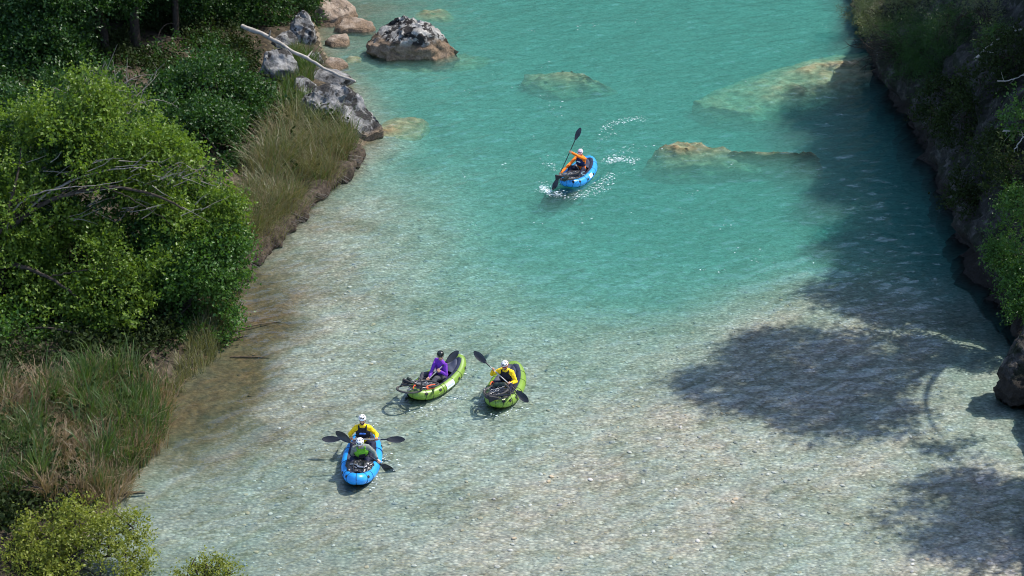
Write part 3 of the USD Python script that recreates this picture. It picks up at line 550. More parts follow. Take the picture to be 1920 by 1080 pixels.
obj('trunk', tube(curve([b - [0, 0, .5], b + [.2, 0, 1.5], b + [.9, .2, 3.0]], 10), np.linspace(.26, .19, 10), 9), 'bark_dark', t, True)
r_ = np.random.default_rng(5)
for pts, r0, bk in [([(-60, 560, 47.6), (-10, 470, 47.5), (40, 410, 47.6), (110, 370, 47.6), (200, 352, 47.8), (290, 366, 48.0), (345, 392, 48.2)], .10, 'bark_dark'), ([(40, 410, 47.6), (120, 345, 47.8), (210, 318, 48.0), (290, 318, 48.4)], .04, 'bark_grey'),
                    ([(-30, 520, 47.0), (40, 500, 46.8), (90, 520, 46.6), (150, 560, 46.6)], .09, 'bark_dark'), ([(110, 370, 47.6), (160, 300, 48.4), (170, 230, 49.2)], .04, 'bark_dark'), ([(-20, 480, 47.2), (30, 340, 47.6), (40, 280, 48.4)], .07, 'bark_dark'),
                    ([(10, 440, 47.4), (80, 360, 47.3), (150, 350, 47.3), (230, 340, 47.4)], .03, 'bark_grey'), ([(200, 352, 47.8), (260, 380, 47.6), (320, 420, 47.6)], .022, 'bark_dark'), ([(90, 520, 46.8), (170, 505, 46.8), (230, 500, 47)], .022, 'bark_dark')]:
    p = curve([ray(*q) for q in pts], 26); p += r_.normal(0, .012, p.shape)
    obj('branch', tube(p, np.linspace(r0, r0 * .28, 26), 7), bk, t, True)
tw = []
for k in range(80):
    u, v = r_.uniform(0, 380), r_.uniform(300, 420); a = ray(u, v, 47.5 + r_.random() * 1.2); d = np.array([r_.uniform(.3, .9), r_.normal(0, .2), r_.normal(.1, .25)])
    tw.append(tube([a, a + d * .5 + r_.normal(0, .04, 3), a + d], [.014, .01, .004], 4, cap=False))
tag(obj('twigs', cat_(tw), 'twig_grey', t, True), kind='stuff')
GL = 'shrubs along the left bank'
plant('shrub', 'mid-green rounded shrub in front of the bright tree, nearest the wet earth bank', 'shrub', stand(-9.6, 48.6), L((330, 470, 48.9, 1.0), (385, 500, 48.8, .95), (420, 455, 49.2, .6), (300, 540, 48.4, 1.05), (365, 565, 48.2, 1.0), (400, 600, 48, .65), (320, 640, 47.8, .85), (270, 620, 47.8, .8), (355, 650, 47.8, .6), (435, 500, 48.9, .4)), 'small', 'leaf_mid', 111, 24, 0.41, .07)
plant('shrub', 'green shrub low under the bright tree above the tall grass', 'shrub', stand(-12.2, 45.8), L((120, 660, 46.4, .8), (200, 650, 46.6, .8), (60, 700, 46, .8), (20, 640, 46, .8), (170, 705, 46, .55), (240, 690, 46.2, .5)), 'small', 'leaf_mid', 112, 20, 0.43, .06)
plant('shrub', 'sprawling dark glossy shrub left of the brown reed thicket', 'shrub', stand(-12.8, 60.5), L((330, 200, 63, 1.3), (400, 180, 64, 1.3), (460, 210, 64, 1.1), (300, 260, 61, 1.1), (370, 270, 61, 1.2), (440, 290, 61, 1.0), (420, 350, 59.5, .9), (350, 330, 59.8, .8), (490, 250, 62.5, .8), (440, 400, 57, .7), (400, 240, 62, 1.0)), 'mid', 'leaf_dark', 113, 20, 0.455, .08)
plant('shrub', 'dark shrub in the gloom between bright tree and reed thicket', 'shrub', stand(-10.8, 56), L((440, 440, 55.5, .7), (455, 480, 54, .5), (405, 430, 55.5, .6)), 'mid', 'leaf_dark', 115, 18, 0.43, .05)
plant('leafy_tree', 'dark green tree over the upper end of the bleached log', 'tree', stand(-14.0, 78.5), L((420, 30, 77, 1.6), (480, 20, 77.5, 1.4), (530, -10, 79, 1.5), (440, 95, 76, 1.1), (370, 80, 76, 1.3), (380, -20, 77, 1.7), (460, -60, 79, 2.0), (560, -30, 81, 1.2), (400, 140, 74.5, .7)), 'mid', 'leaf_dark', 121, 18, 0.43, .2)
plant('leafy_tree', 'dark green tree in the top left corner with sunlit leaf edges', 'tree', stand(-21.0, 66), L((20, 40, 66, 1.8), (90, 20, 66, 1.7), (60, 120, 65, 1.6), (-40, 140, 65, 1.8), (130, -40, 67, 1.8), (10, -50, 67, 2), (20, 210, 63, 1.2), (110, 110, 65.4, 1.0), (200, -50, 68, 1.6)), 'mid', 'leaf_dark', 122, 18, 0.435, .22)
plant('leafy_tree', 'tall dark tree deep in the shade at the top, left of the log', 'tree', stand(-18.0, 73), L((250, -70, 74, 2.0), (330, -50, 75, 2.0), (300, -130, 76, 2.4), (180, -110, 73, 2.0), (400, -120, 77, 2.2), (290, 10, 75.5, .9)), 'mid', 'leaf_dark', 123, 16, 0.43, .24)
plant('leafy_tree', 'tall dark tree added out of view above the top edge to shade the trunks', 'tree', stand(-13.5, 76), [(-13.5, 73.5, 8.6, 1.9), (-11.5, 72.5, 8.2, 1.7), (-12.5, 75.5, 9.2, 2.0), (-15.5, 74.5, 9.4, 2.0), (-13.2, 70.5, 8.4, 1.7), (-15.5, 71.5, 9.4, 1.8), (-10.8, 74.8, 8.6, 1.5), (-15.0, 68.5, 9.0, 1.7)], 'mid', 'leaf_dark', 124, 16, 0.36, .22)  # unseen canopy, added to keep the sun off the trunks and slope
for i, (u, v, h, rr, lab) in enumerate([(205, 165, 7, .16, 'dark bare trunk in deep shade, leftmost of three behind the bright tree'), (262, 140, 8, .2, 'dark bare trunk in deep shade, middle of three behind the bright tree'), (335, 105, 7, .15, 'slanting dark trunk in deep shade, rightmost of three behind the bright tree')]):
    p = foot(u, v); tt_ = thing('shaded_tree', lab, 'tree', loc=p, world=True)
    q = curve([p - [0, 0, .6], p + [.15 * (i - 1), 0, h * .5], p + [.5 * (i - 1), .3, h]], 12); q += np.random.default_rng(i).normal(0, .03, q.shape)
    obj('trunk', tube(q, np.linspace(rr, rr * .6, 12), 8), 'bark_dark', tt_, True)
    crown(tt_, [(*(q[-1] + [0, 0, .6]), 1.8), (*(q[-1] + [1.2, .6, 1.4]), 1.6), (*(q[-1] + [-1.2, .8, 1.2]), 1.6)], 'mid', 'leaf_dark', 130 + i, 14, .42)
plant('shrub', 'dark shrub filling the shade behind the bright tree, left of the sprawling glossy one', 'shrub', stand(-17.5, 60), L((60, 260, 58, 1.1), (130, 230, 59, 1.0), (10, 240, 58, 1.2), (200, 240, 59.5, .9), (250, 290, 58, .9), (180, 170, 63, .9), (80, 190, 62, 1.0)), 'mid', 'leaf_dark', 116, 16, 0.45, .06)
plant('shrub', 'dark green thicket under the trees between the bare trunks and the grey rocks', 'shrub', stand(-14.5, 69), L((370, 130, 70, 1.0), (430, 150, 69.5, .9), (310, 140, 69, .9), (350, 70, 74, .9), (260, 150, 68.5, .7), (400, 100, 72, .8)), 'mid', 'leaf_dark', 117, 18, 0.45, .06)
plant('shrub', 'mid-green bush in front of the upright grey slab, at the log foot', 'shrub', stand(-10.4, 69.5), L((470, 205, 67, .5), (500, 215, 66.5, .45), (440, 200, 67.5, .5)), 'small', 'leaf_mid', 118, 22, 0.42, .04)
# bare twiggy dead bush in front of the shade
for (u, v, Y, n, sp, lab, nm) in [(232, 210, 56, 34, 1.0, 'pale leafless twigs rising behind the top of the bright tree', 'dead_bush'), (165, 190, 58, 26, 1.0, 'grey leafless brush left of the pale twigs, in front of the shade', 'dead_bush'), (600, 362, 60.2, 16, .7, 'bare roots and twigs hanging over the water below the reeds', 'dead_bush')]:
    r2 = np.random.default_rng(int(u)); o = ray(u, v, Y); tw = []
    down = -1 if u > 500 else 1
    for k in range(n):
        d = r2.normal(0, .5, 3) + [0.15, 0, .55 * down]; a = o + r2.normal(0, .25, 3); m = a + d * sp * .6 + r2.normal(0, .1, 3); e = m + d * sp * .5 + r2.normal(0, .22, 3)
        p = curve([a, m, e], 7); tw.append(tube(p, np.linspace(.02, .005, 7), 4, cap=False))
        for j in (3, 5): tw.append(tube([p[j], p[j] + r2.normal(0, .16, 3) + d * .15], [.01, .004], 4, cap=False))
    tag(obj(nm, cat_(tw), 'twig_grey', smooth=True), lab, 'bush')
# foreground tops
plant('shrub', 'bright yellow-green airy bush in the bottom left corner', 'shrub', stand(-10.6, 35.6), L((150, 985, 36.5, .55), (90, 1010, 36.3, .6), (200, 1010, 36.3, .5), (60, 1060, 36, .65), (150, 1060, 36, .65), (230, 1050, 36, .5), (255, 990, 36.5, .28), (265, 1040, 36.2, .25), (110, 1110, 35.5, .7), (30, 1120, 35.5, .6), (210, 1110, 35.6, .6)), 'tight', 'leaf_yellow', 141, 22, 0.485, .05, up=.6, size=.95)
plant('shrub', 'small bright yellow-green bush top poking in at the bottom edge', 'shrub', stand(-8.3, 34.4), L((395, 1062, 35.5, .24), (365, 1085, 35.3, .3), (425, 1085, 35.3, .3), (395, 1120, 35, .45)), 'tight', 'leaf_yellow', 142, 32, 0.44, .04, up=.6, size=.85)
plant('shrub', 'dull dark shrub low at the left edge between grass and bright bush', 'shrub', stand(-12.0, 38), L((20, 930, 38.2, .6), (90, 950, 38, .45), (30, 870, 39.2, .4), (0, 990, 37.5, .6), (140, 940, 38, .3)), 'small', 'leaf_dull', 143, 22, 0.42, .04)
plant('shrub', 'light green shrub at the left edge above the dry grass', 'shrub', stand(-13.0, 41.5), L((10, 780, 42.5, .45), (40, 800, 42, .3), (0, 830, 41.5, .35)), 'small', 'leaf_mid', 144, 20, 0.43, .04)
def in_poly(p, poly):
    x, y = p[:, 0], p[:, 1]; ins = np.zeros(len(p), bool)
    for (x0, y0), (x1, y1) in zip(poly, np.roll(poly, -1, 0)):
        if y0 != y1: ins ^= ((y0 > y) != (y1 > y)) & (x < (x1 - x0) * (y - y0) / (y1 - y0) + x0)
    return ins
# undergrowth on the slope: nobody could count it
r3 = np.random.default_rng(9)
pp = r3.uniform([-34, 36], [-6, 92], (90000, 2)); h, ins, dl, dr = ground(pp)
ok = (~ins) & (dl > 0.8) & (dl < dr) & (dl < 16) & (fbm(np.c_[pp * .5, pp[:, :1] * 0], 3, 8) > .42); 
ok &= ~in_poly(pp, np.array([at(*q, .3)[:2] for q in [(462, 40), (560, 10), (680, 60), (690, 260), (560, 230), (480, 180)]])); pp, h = pp[ok], h[ok]
sel = r3.choice(len(pp), min(9000, len(pp)), False)
tag(instancer('undergrowth', [(m, 'leaf_dull') for m in SPRAYS['mid']], np.c_[pp[sel], h[sel] + .05], Rot.from_rotvec(r3.normal(0, .4, (len(sel), 3))) * Rot.from_rotvec(np.c_[np.zeros((len(sel), 2)), r3.random(len(sel)) * 6.28]), .7 + .7 * r3.random(len(sel)), r3.integers(0, 4, len(sel))), 'low dark leafy undergrowth covering the wooded left bank', 'undergrowth', kind='stuff')

# ------------------------------------------------------------------ reeds and grass
def tuft(seed, n=16, h=1.3, w=0.014, lean=0.22, rad=0.16):
    r = np.random.default_rng(seed); V, F = [], []
    for k in range(n):
        a = r.random() * 6.28; hh = h * (0.55 + 0.55 * r.random()); b0 = np.array([math.cos(a), math.sin(a), 0]) * rad * r.random(); d = np.array([math.cos(a), math.sin(a), 0]) * lean * hh * r.random() * 2 + r.normal(0, .05, 3) * [1, 1, 0]
        s = np.array([-math.sin(a + r.normal()), math.cos(a + r.normal()), 0]); i = len(V)
        for t, ww in ((0, 1), (.45, .9), (.8, .55)):
            c = b0 + d * t * t + [0, 0, hh * (t - .12 * t * t)]; V += [c - s * w * ww, c + s * w * ww]
        V.append(b0 + d * 1.15 + [0, 0, hh * (.88 if r.random() < .7 else .75)])
        F += [[i, i + 1, i + 3], [i, i + 3, i + 2], [i + 2, i + 3, i + 5], [i + 2, i + 5, i + 4], [i + 4, i + 5, i + 6]]
    return trimesh.Trimesh(V, F, process=False)
def reeds(name, label, cat, poly, n, protos, seed, smin=.7, smax=1.2, gap=.4):
    pl = np.array([at(*p, 0.3)[:2] for p in poly]); r = np.random.default_rng(seed)
    p = r.uniform(pl.min(0), pl.max(0), (n * 6, 2)); p = p[in_poly(p, pl)]; p = p[fbm(np.c_[p * 1.1, p[:, :1] * 0], 3, seed) > gap][:n]
    h, ins, dl, dr = ground(p); ok = (~ins) | (dl < .15); p, h = p[ok], np.maximum(h[ok], -.1)
    tag(instancer(name, protos, np.c_[p, h - .03], Rot.from_rotvec(r.normal(0, .12, (len(p), 3))) * Rot.from_rotvec(np.c_[np.zeros((len(p), 2)), r.random(len(p)) * 6.28]), smin + (smax - smin) * r.random(len(p)), r.integers(0, len(protos), len(p))), label, cat, kind='stuff')
PA = [(455, 500), (480, 478), (540, 425), (600, 358), (650, 322), (664, 280), (650, 250), (600, 240), (530, 260), (480, 330), (440, 420)]
reeds('reed_thicket', 'brownish olive thicket of thin reeds and willow stems on the bank point', 'reeds', PA, 1150, [(tuft(s, 18, 1.35, .006, .42, .25), 'reed_olive') for s in range(3)] + [(tuft(s, 18, 1.25, .005, .5, .25), 'reed_dry') for s in (4, 6)] + [(tuft(5, 14, 1.2, .007, .4, .25), 'reed_green')], 51, .45, 1.2, .40)
reeds('fringe_grass', 'green grass fringe along the bank point beside the long grey boulder', 'grass', [(600, 300), (655, 300), (668, 262), (640, 232), (560, 200), (580, 175), (600, 140), (560, 110), (510, 150), (500, 180), (530, 250)], 420, [(tuft(s + 8, 18, 1.0, .010, .3, .18), 'reed_green') for s in range(2)] + [(tuft(12, 16, .9, .009, .3, .2), 'reed_olive')], 52, .6, 1.2, .38)
PB = [(-30, 960), (110, 960), (205, 938), (240, 900), (285, 850), (305, 800), (320, 745), (300, 720), (200, 735), (90, 760), (-30, 780)]
reeds('tall_grass', 'tall green grass and reeds on the lower left bank', 'grass', PB, 380, [(tuft(s + 20, 20, 1.25, .013, .28, .2), 'reed_green') for s in range(3)], 53, .6, 1.15, .47)
reeds('dry_grass', 'dry brown grass stems among the green reeds on the lower left bank', 'grass', PB, 700, [(tuft(s + 30, 22, .95, .008, .35, .25), 'reed_dry') for s in range(3)], 54, .5, 1.15, .40)
reeds('bank_grass', 'short olive grass at the foot of the mid-green shrub', 'grass', [(300, 740), (345, 712), (400, 668), (425, 600), (440, 540), (400, 560), (330, 690)], 160, [(tuft(s + 40, 16, .7, .009, .35, .2), 'reed_olive') for s in range(2)], 55, .5, 1.1, .4)

# ------------------------------------------------------------------ right bank: shrubs on the cliff, trees on its top
def cl(u, v, dl=0.6):
    """a spot on the cliff face that the photo shows at pixel (u, v), dl metres out from the face"""
    o = np.array([0, 0, CAM_H]); d = np.array([(u - 960) / CAM_F, 0, 0]) + _UP * (540 - v) / CAM_F + _FW
    best, bt = 1e9, 60
    fl = base.reshape(-1, 3) - o; t = fl @ d / (d @ d); e = np.linalg.norm(fl - t[:, None] * d, axis=1)
    ok = e < 0.35
    tt0 = t[ok].min() if ok.any() else 60 / d[1]
    return o + d * (tt0 - dl)
def C(*rows): return [(*cl(u, v, dl), R) for u, v, dl, R in rows]
def cliff_plant(label, rows, kind, matn, seed, dens=20, gap=.43, bark='bark_dark', name='shrub', size=1.0, twig_n=50):
    lob = C(*rows); c = np.array([l[:3] for l in lob]).mean(0); bs = c + [1.2, .3, -.6]
    return plant(name, label, 'shrub', bs, lob, kind, matn, seed, dens, gap, .05, bark, size=size, twig_n=twig_n)
cliff_plant('pale olive shrub overhanging the turquoise water at the top of the cliff', [(1600, 8, 1.0, .6), (1625, 30, 1.0, .5), (1650, 20, .9, .8), (1690, 15, .8, .8), (1670, -25, 1.0, 1.0), (1730, -10, .6, .8), (1640, 60, .8, .35), (1610, 50, 1.0, .25), (1665, 75, .7, .35)], 'needle', 'leaf_olive', 201, 24, .43)
cliff_plant('dull dark shrub under the pale olive one, over the sandy ledge', [(1700, 70, .5, .8), (1740, 90, .4, .8), (1690, 120, .3, .5), (1780, 60, .3, .8), (1745, 140, .3, .6)], 'needle', 'leaf_dark', 202, 24, .42)
cliff_plant('dull olive shrub high on the cliff near the top right corner', [(1810, 45, .5, .7), (1795, 70, .5, .5), (1835, 30, .5, .7), (1770, 15, .6, .6)], 'needle', 'leaf_olive', 203, 18, .45)
cliff_plant('small bright grassy shrub on the cliff under the bare branch', [(1852, 82, .4, .35), (1840, 95, .4, .25), (1872, 70, .4, .3)], 'needle', 'leaf_mid', 204, 26, .40)
cliff_plant('dark creeping shrub halfway along the cliff face', [(1770, 180, .3, .6), (1800, 230, .3, .7), (1850, 160, .4, .8), (1740, 230, .2, .4), (1890, 110, .4, .8)], 'small', 'leaf_dull', 205, 20, .43)
cliff_plant('thin twigs with bright leaves reaching in from the right edge', [(1890, 200, .8, .28), (1912, 195, .8, .3), (1885, 228, .8, .2), (1925, 225, .7, .4)], 'small', 'leaf_mid', 206, 14, .42)
cliff_plant('dark shrub on the cliff above the green bush', [(1870, 290, .3, .6), (1830, 330, .3, .5), (1900, 320, .4, .7), (1800, 380, .2, .4)], 'small', 'leaf_dull', 207, 20, .43)
cliff_plant('lush mid-green bush hanging from the cliff at the right edge', [(1905, 385, 1.0, .42), (1895, 440, 1.0, .45), (1880, 480, 1.1, .38), (1920, 470, 1.0, .55), (1905, 530, 1.1, .42), (1925, 560, 1.1, .42), (1945, 420, .9, .6), (1950, 520, .9, .6), (1868, 470, 1.1, .22), (1905, 585, 1.1, .25)], 'tight', 'leaf_mid', 208, 34, .41)
# bare branches against the cliff
for i, (pts, r0, m_, lab) in enumerate([([(1828, 112, 1.2), (1858, 84, 1.2), (1885, 66, 1.2), (1925, 54, 1.2)], .05, 'dead_wood', 'curved pale bare branch across the cliff near the top right corner'), ([(1870, 152, .8), (1895, 150, .8), (1925, 134, .8)], .02, 'dead_wood', 'thin pale twig on the cliff below the curved branch'), ([(1880, 246, .8), (1905, 245, .8), (1930, 243, .8)], .03, 'dead_wood', 'straight pale bare stick on the cliff right edge'), ([(1900, 285, .8), (1915, 262, .8), (1935, 245, .8)], .02, 'dead_wood', 'short slanting twig under the straight stick')]):
    o = [cl(u, v, d) for u, v, d in pts]; Y0 = np.mean([p[1] for p in o]); p = curve([ray(u, v, Y0) for u, v, d in pts], 16); p += np.random.default_rng(i).normal(0, .01, p.shape)
    br = [tube(p, np.linspace(r0, r0 * .5, 16), 6)] + [tube([p[k], p[k] + np.random.default_rng(k + i).normal(0, .18, 3)], [r0 * .4, .004], 4) for k in (3, 6, 9, 12)]
    tag(obj('bare_branch', cat_(br), m_, smooth=True), lab, 'branch')
r4 = np.random.default_rng(44); tw = []
o = cl(1690, 90, .6)
for k in range(46):
    a = o + r4.normal(0, .3, 3) * [1, 1, .8]; d = np.array([-1.0 - r4.random() * .9, r4.normal(0, .4), r4.normal(-.15, .35)]); p = curve([a, a + d * .5 + r4.normal(0, .1, 3), a + d * .9 + [0, 0, r4.normal(-.05, .15)]], 7)
    tw.append(tube(p, np.linspace(.02, .005, 7), 4, cap=False))
    for j in (3, 4, 5): tw.append(tube([p[j], p[j] + r4.normal(0, .17, 3)], [.009, .003], 4, cap=False))
tag(obj('dead_bush', cat_(tw), 'bark_dark', smooth=True), 'dark leafless twigs hanging over the sandy ledge at the top right', 'bush')
# trees on the cliff top, mostly outside the picture: the photo shows their shade on the water
def shade_tree(lab, rows, seed, gap=.42, dens=11, kind='mid', lean=(1.5, .6)):
    """rows: (u, v, height, radius): where the shadow of each lobe falls on the river bed, and how high the lobe hangs"""
    lob = []
    for u, v, h_, R in rows:
        p = at(u, v, -.2) + SUN * (h_ / SUN[2]); lob.append((*p, R, .75))
    c = np.array([l[:3] for l in lob]).mean(0); x, y = c[0] + lean[0], c[1] + lean[1]
    bs = stand(max(x, line_x(y, RIGHT) + 3.2), y)
    t = thing('cliff_tree', lab, 'tree', loc=bs, world=True); P = crown(t, lob, kind, 'leaf_dark', seed, dens, gap, .5, .45, 1.3)
    limbs(t, bs, lob, seed, .2, 'bark_dark', P, 'trunk', 40)
SHT = 'dark tree on the right cliff top'
shade_tree(SHT + ', over the deepest pool', [(1640, 200, 14, 1.5), (1570, 222, 14, 1.1), (1515, 215, 14.5, .7), (1660, 250, 13, 1.5), (1700, 320, 12, 1.3), (1620, 180, 14, .8)], 301, .44, 13)
shade_tree(SHT + ', over the standing waves', [(1690, 420, 13, 1.2), (1640, 500, 14, 1.1), (1690, 540, 14, 1.0), (1570, 550, 15, .8), (1630, 570, 14, .8), (1730, 600, 13, .7)], 302, .48, 9)
shade_tree(SHT + ', whose shade lies broadest on the shallow gravel', [(1480, 690, 14, 1.7), (1560, 670, 14, 1.6), (1400, 725, 15, 1.4), (1500, 755, 14, 1.5), (1590, 760, 13, 1.4), (1620, 690, 13, 1.2), (1640, 795, 12, .9), (1560, 805, 13, .9), (1710, 725, 12, .35), (1760, 835, 11, .5), (1340, 735, 15, .7), (1450, 660, 14.5, .9)], 303, .475, 9)
shade_tree(SHT + ', whose shade lies in the lower right corner', [(1800, 960, 12, 1.4), (1880, 930, 12, 1.1), (1750, 1000, 13, 1.0), (1860, 1010, 12, 1.5), (1920, 980, 11, 1.3), (1730, 960, 13, .7)], 304, .465, 9)

lob = [(*(cl(u, v, 0) + SUN * k_), 1.45, .8) for u, v, k_ in [(1690, 70, 8), (1750, 110, 8), (1830, 60, 8), (1890, 110, 8), (1840, 190, 8), (1780, 200, 8), (1900, 230, 8), (1840, 290, 8), (1760, 40, 9)]]  # lobes of an added unseen tree, set towards the sun to shade the cliff
c_ = np.array([l[:3] for l in lob]).mean(0); b_ = stand(c_[0] + 2.5, c_[1] + 1)
t = thing('cliff_tree', 'unseen dark tree added on the right cliff top to shade the upper cliff', 'tree', loc=b_, world=True)
P = crown(t, lob, 'mid', 'leaf_dark', 305, 9, .43, .5, .45, 1.3); limbs(t, b_, lob, 305, .2, 'bark_dark', P, 'trunk', 30)

# ------------------------------------------------------------------ boats
plain('raft_blue', (0.012, 0.22, 0.55), 0.38, 0.10, 3.0, 0.5)
plain('raft_green', (0.125, 0.215, 0.022), 0.40, 0.10, 3.0, 0.5)
plain('deck_navy', (0.020, 0.024, 0.045), 0.55, 0.3, 9.0, 0.4, 0.01)
plain('deck_black', (0.010, 0.010, 0.012), 0.32, 0.3, 7.0, 0.6, 0.03)
plain('strap_black', (0.010, 0.010, 0.012), 0.6)
plain('patch_white', (0.62, 0.70, 0.70), 0.5, 0.04)
plain('patch_grey', (0.20, 0.30, 0.36), 0.5, 0.04)
plain('tyre_black', (0.045, 0.042, 0.040), 0.75, 0.2, 40)
plain('rim_black', (0.015, 0.015, 0.016), 0.35, 0.1, 20, 0.5)
plain('metal_grey', (0.30, 0.30, 0.31), 0.35, 0.1, 20, 0.5, metallic=0.8)
plain('frame_black', (0.012, 0.012, 0.014), 0.3, 0.1, 20, 0.5)
plain('frame_blue_grey', (0.16, 0.24, 0.30), 0.3, 0.1, 20, 0.5)
plain('orange_red', (0.75, 0.10, 0.025), 0.45, 0.1)
plain('bag_dark', (0.018, 0.028, 0.024), 0.7, 0.3, 12, 0.2, 0.02)
plain('carbon_black', (0.010, 0.010, 0.011), 0.28, 0.15, 9, 0.5)
plain('shaft_grey', (0.30, 0.29, 0.27), 0.35, 0.1, 9, 0.5)
plain('skin', (0.46, 0.25, 0.16), 0.55, 0.12, 22, 0.35)
plain('hair_dark', (0.02, 0.014, 0.01), 0.6)
plain('eye_dark', (0.01, 0.01, 0.012), 0.2, 0.02, spec=0.6)
plain('beard_dark', (0.05, 0.03, 0.022), 0.8)
for nme, c in (('cloth_yellow', (0.78, 0.50, 0.012)), ('cloth_purple', (0.13, 0.028, 0.30)), ('cloth_orange', (0.85, 0.17, 0.012)), ('cloth_grey', (0.15, 0.165, 0.145)), ('cloth_navy', (0.014, 0.016, 0.035)), ('cloth_charcoal', (0.05, 0.05, 0.058)),
               ('vest_black', (0.012, 0.012, 0.016)), ('vest_navy', (0.012, 0.022, 0.075)), ('vest_green', (0.11, 0.30, 0.02)), ('trim_blue', (0.06, 0.16, 0.48))):
    plain(nme, c, 0.75, 0.16, 16, 0.2, 0.012)
for nme, c in (('helmet_white', (0.78, 0.78, 0.78)), ('helmet_black', (0.012, 0.014, 0.013)), ('helmet_red', (0.35, 0.03, 0.02)), ('helmet_pink', (0.78, 0.62, 0.70))):
    plain(nme, c, 0.3, 0.03, 12, 0.5)

def ell(c, r, n=14):
    return m3.Manifold.sphere(1.0, n).scale(list(map(float, np.broadcast_to(r, 3)))).translate(list(map(float, c)))
def tm(man):
    v, f, _ = meshkit.arrays(man); return trimesh.Trimesh(v, f, process=True)
def union(l): return m3.Manifold.batch_boolean(l, m3.OpType.Add)
def bone(a, b, ra, rb, n=12): return m3.Manifold.batch_hull([ell(a, ra, n), ell(b, rb, n)])
def soft(man, step=0.025, it=8, wrinkle=0.0, seed=0):
    t = tm(man.refine_to_length(step)); trimesh.smoothing.filter_taubin(t, iterations=it)
    if wrinkle:
        n = t.vertex_normals; w = fbm(t.vertices * [16, 16, 26] + seed, 3, seed) - .5
        t = trimesh.Trimesh(t.vertices + n * (w * wrinkle)[:, None], t.faces, process=False)
    return t

class Raft:
    """an inflated raft: one fat tube bent to a closed ring, x towards the bow"""
    def __init__(s, Ln, Wd, r=0.145, bow=0.13, stern=0.10, pb=2.6, ps=2.3):
        s.Ln, s.Wd, s.r, n = Ln, Wd, r, 120
        th = np.arange(n) * 2 * np.pi / n; c, sn = np.cos(th), np.sin(th)
        x = (Ln / 2 - r) * c
        p = np.where(c > 0, pb, ps)
        h = np.clip(1 - np.abs(c) ** p, 0, 1) ** (1 / np.where(c > 0, 1.65, 1.75))
        y = (Wd / 2 - r) * np.sign(sn) * h
        # even spacing along the ring
        P = np.c_[x, y, np.where(c > 0, bow, stern) * np.abs(c) ** 4 + 0.075]
        d = np.r_[0, np.cumsum(np.linalg.norm(np.diff(np.vstack([P, P[:1]]), axis=0), axis=1))]
        u = np.linspace(0, d[-1], n, endpoint=False); PP = np.vstack([P, P[:1]])
        s.C = np.stack([np.interp(u, d, PP[:, k]) for k in range(3)], 1)
        for _ in range(3): s.C = (np.roll(s.C, 1, 0) + 2 * s.C + np.roll(s.C, -1, 0)) / 4
        s.R = r * (1 - 0.16 * np.abs(s.C[:, 0] / (Ln / 2)) ** 4); s.n = n
    def frame(s, i):
        i = i % s.n; t = s.C[(i + 1) % s.n] - s.C[i - 1]; t /= np.linalg.norm(t)
        a = np.cross(t, [0, 0, 1]); a /= np.linalg.norm(a)                # outward (ring runs counter-clockwise)
        return s.C[i], t, a, np.cross(a, t), s.R[i]
    def ring(s, i, w=0.011, lift=0.003, a0=-180, a1=180):
        c, t, a, b, r = s.frame(i); th = np.radians(np.linspace(a0, a1, 25))
        th = th[:-1] if a1 - a0 >= 360 else th
        return tube([c + (r + lift) * (math.cos(q) * a + math.sin(q) * b) for q in th], w, 5, closed=a1 - a0 >= 360)
    def on(s, i, ang, out=0.0):
        c, t, a, b, r = s.frame(i); q = math.radians(ang); return c + (r + out) * (math.cos(q) * a + math.sin(q) * b)
    def near(s, x, side): return int(np.argmin(np.abs(s.C[:, 0] - x) + 9 * (s.C[:, 1] * side < 0)))
    def patch(s, i0, i1, a0, a1, out=0.004):
        V, F = [], []; ii = np.linspace(i0, i1, 14); aa = np.linspace(a0, a1, 8)
        for i in ii:
            k = int(math.floor(i)); f = i - k
            for q in aa: V.append(s.on(k, q, out) * (1 - f) + s.on(k + 1, q, out) * f)
        for j in range(13):
            for q in range(7):
                o = j * 8 + q; F += [[o, o + 1, o + 9], [o, o + 9, o + 8]]
        m = trimesh.Trimesh(V, F, process=False)
        e = m.face_normals.mean(0); cc = np.mean(V, 0) - s.C[int(i0) % s.n]
        return m if e @ cc > 0 else trimesh.Trimesh(V, np.array(F)[:, ::-1], process=False)
    def inner_sheet(s, x0, x1, z, crown_=0.0, thick=0.02, inset=0.7):
        """a sheet of cloth spanning the ring between x0 and x1"""
        xs = np.linspace(x0, x1, 16); V, F = [], []
        top, low = s.C[s.C[:, 1] > 0], s.C[s.C[:, 1] <= 0]
        o = np.argsort(top[:, 0]); q = np.argsort(low[:, 0]); m = 11
        for x in xs:
            yl, yr = np.interp(x, top[o, 0], top[o, 1]), np.interp(x, low[q, 0], low[q, 1]); zz = np.interp(x, top[o, 0], top[o, 2])
            for k in range(m):
                t = k / (m - 1); V.append([x, yl * (1 - t) + yr * t, zz + z + crown_ * (1 - (2 * t - 1) ** 2) + 0.012 * math.sin(17 * x + 9 * t)])
        nt = len(V); V += [[a, b, c - thick] for a, b, c in V]
        for i in range(15):
            for k in range(m - 1):
                a = i * m + k; F += [[a, a + m, a + m + 1], [a, a + m + 1, a + 1], [nt + a, nt + a + m + 1, nt + a + m], [nt + a, nt + a + 1, nt + a + m + 1]]
        mesh = trimesh.Trimesh(V, F, process=False)
        return mesh if mesh.face_normals[0][2] > 0 else trimesh.Trimesh(V, np.array(F)[:, ::-1], process=False)

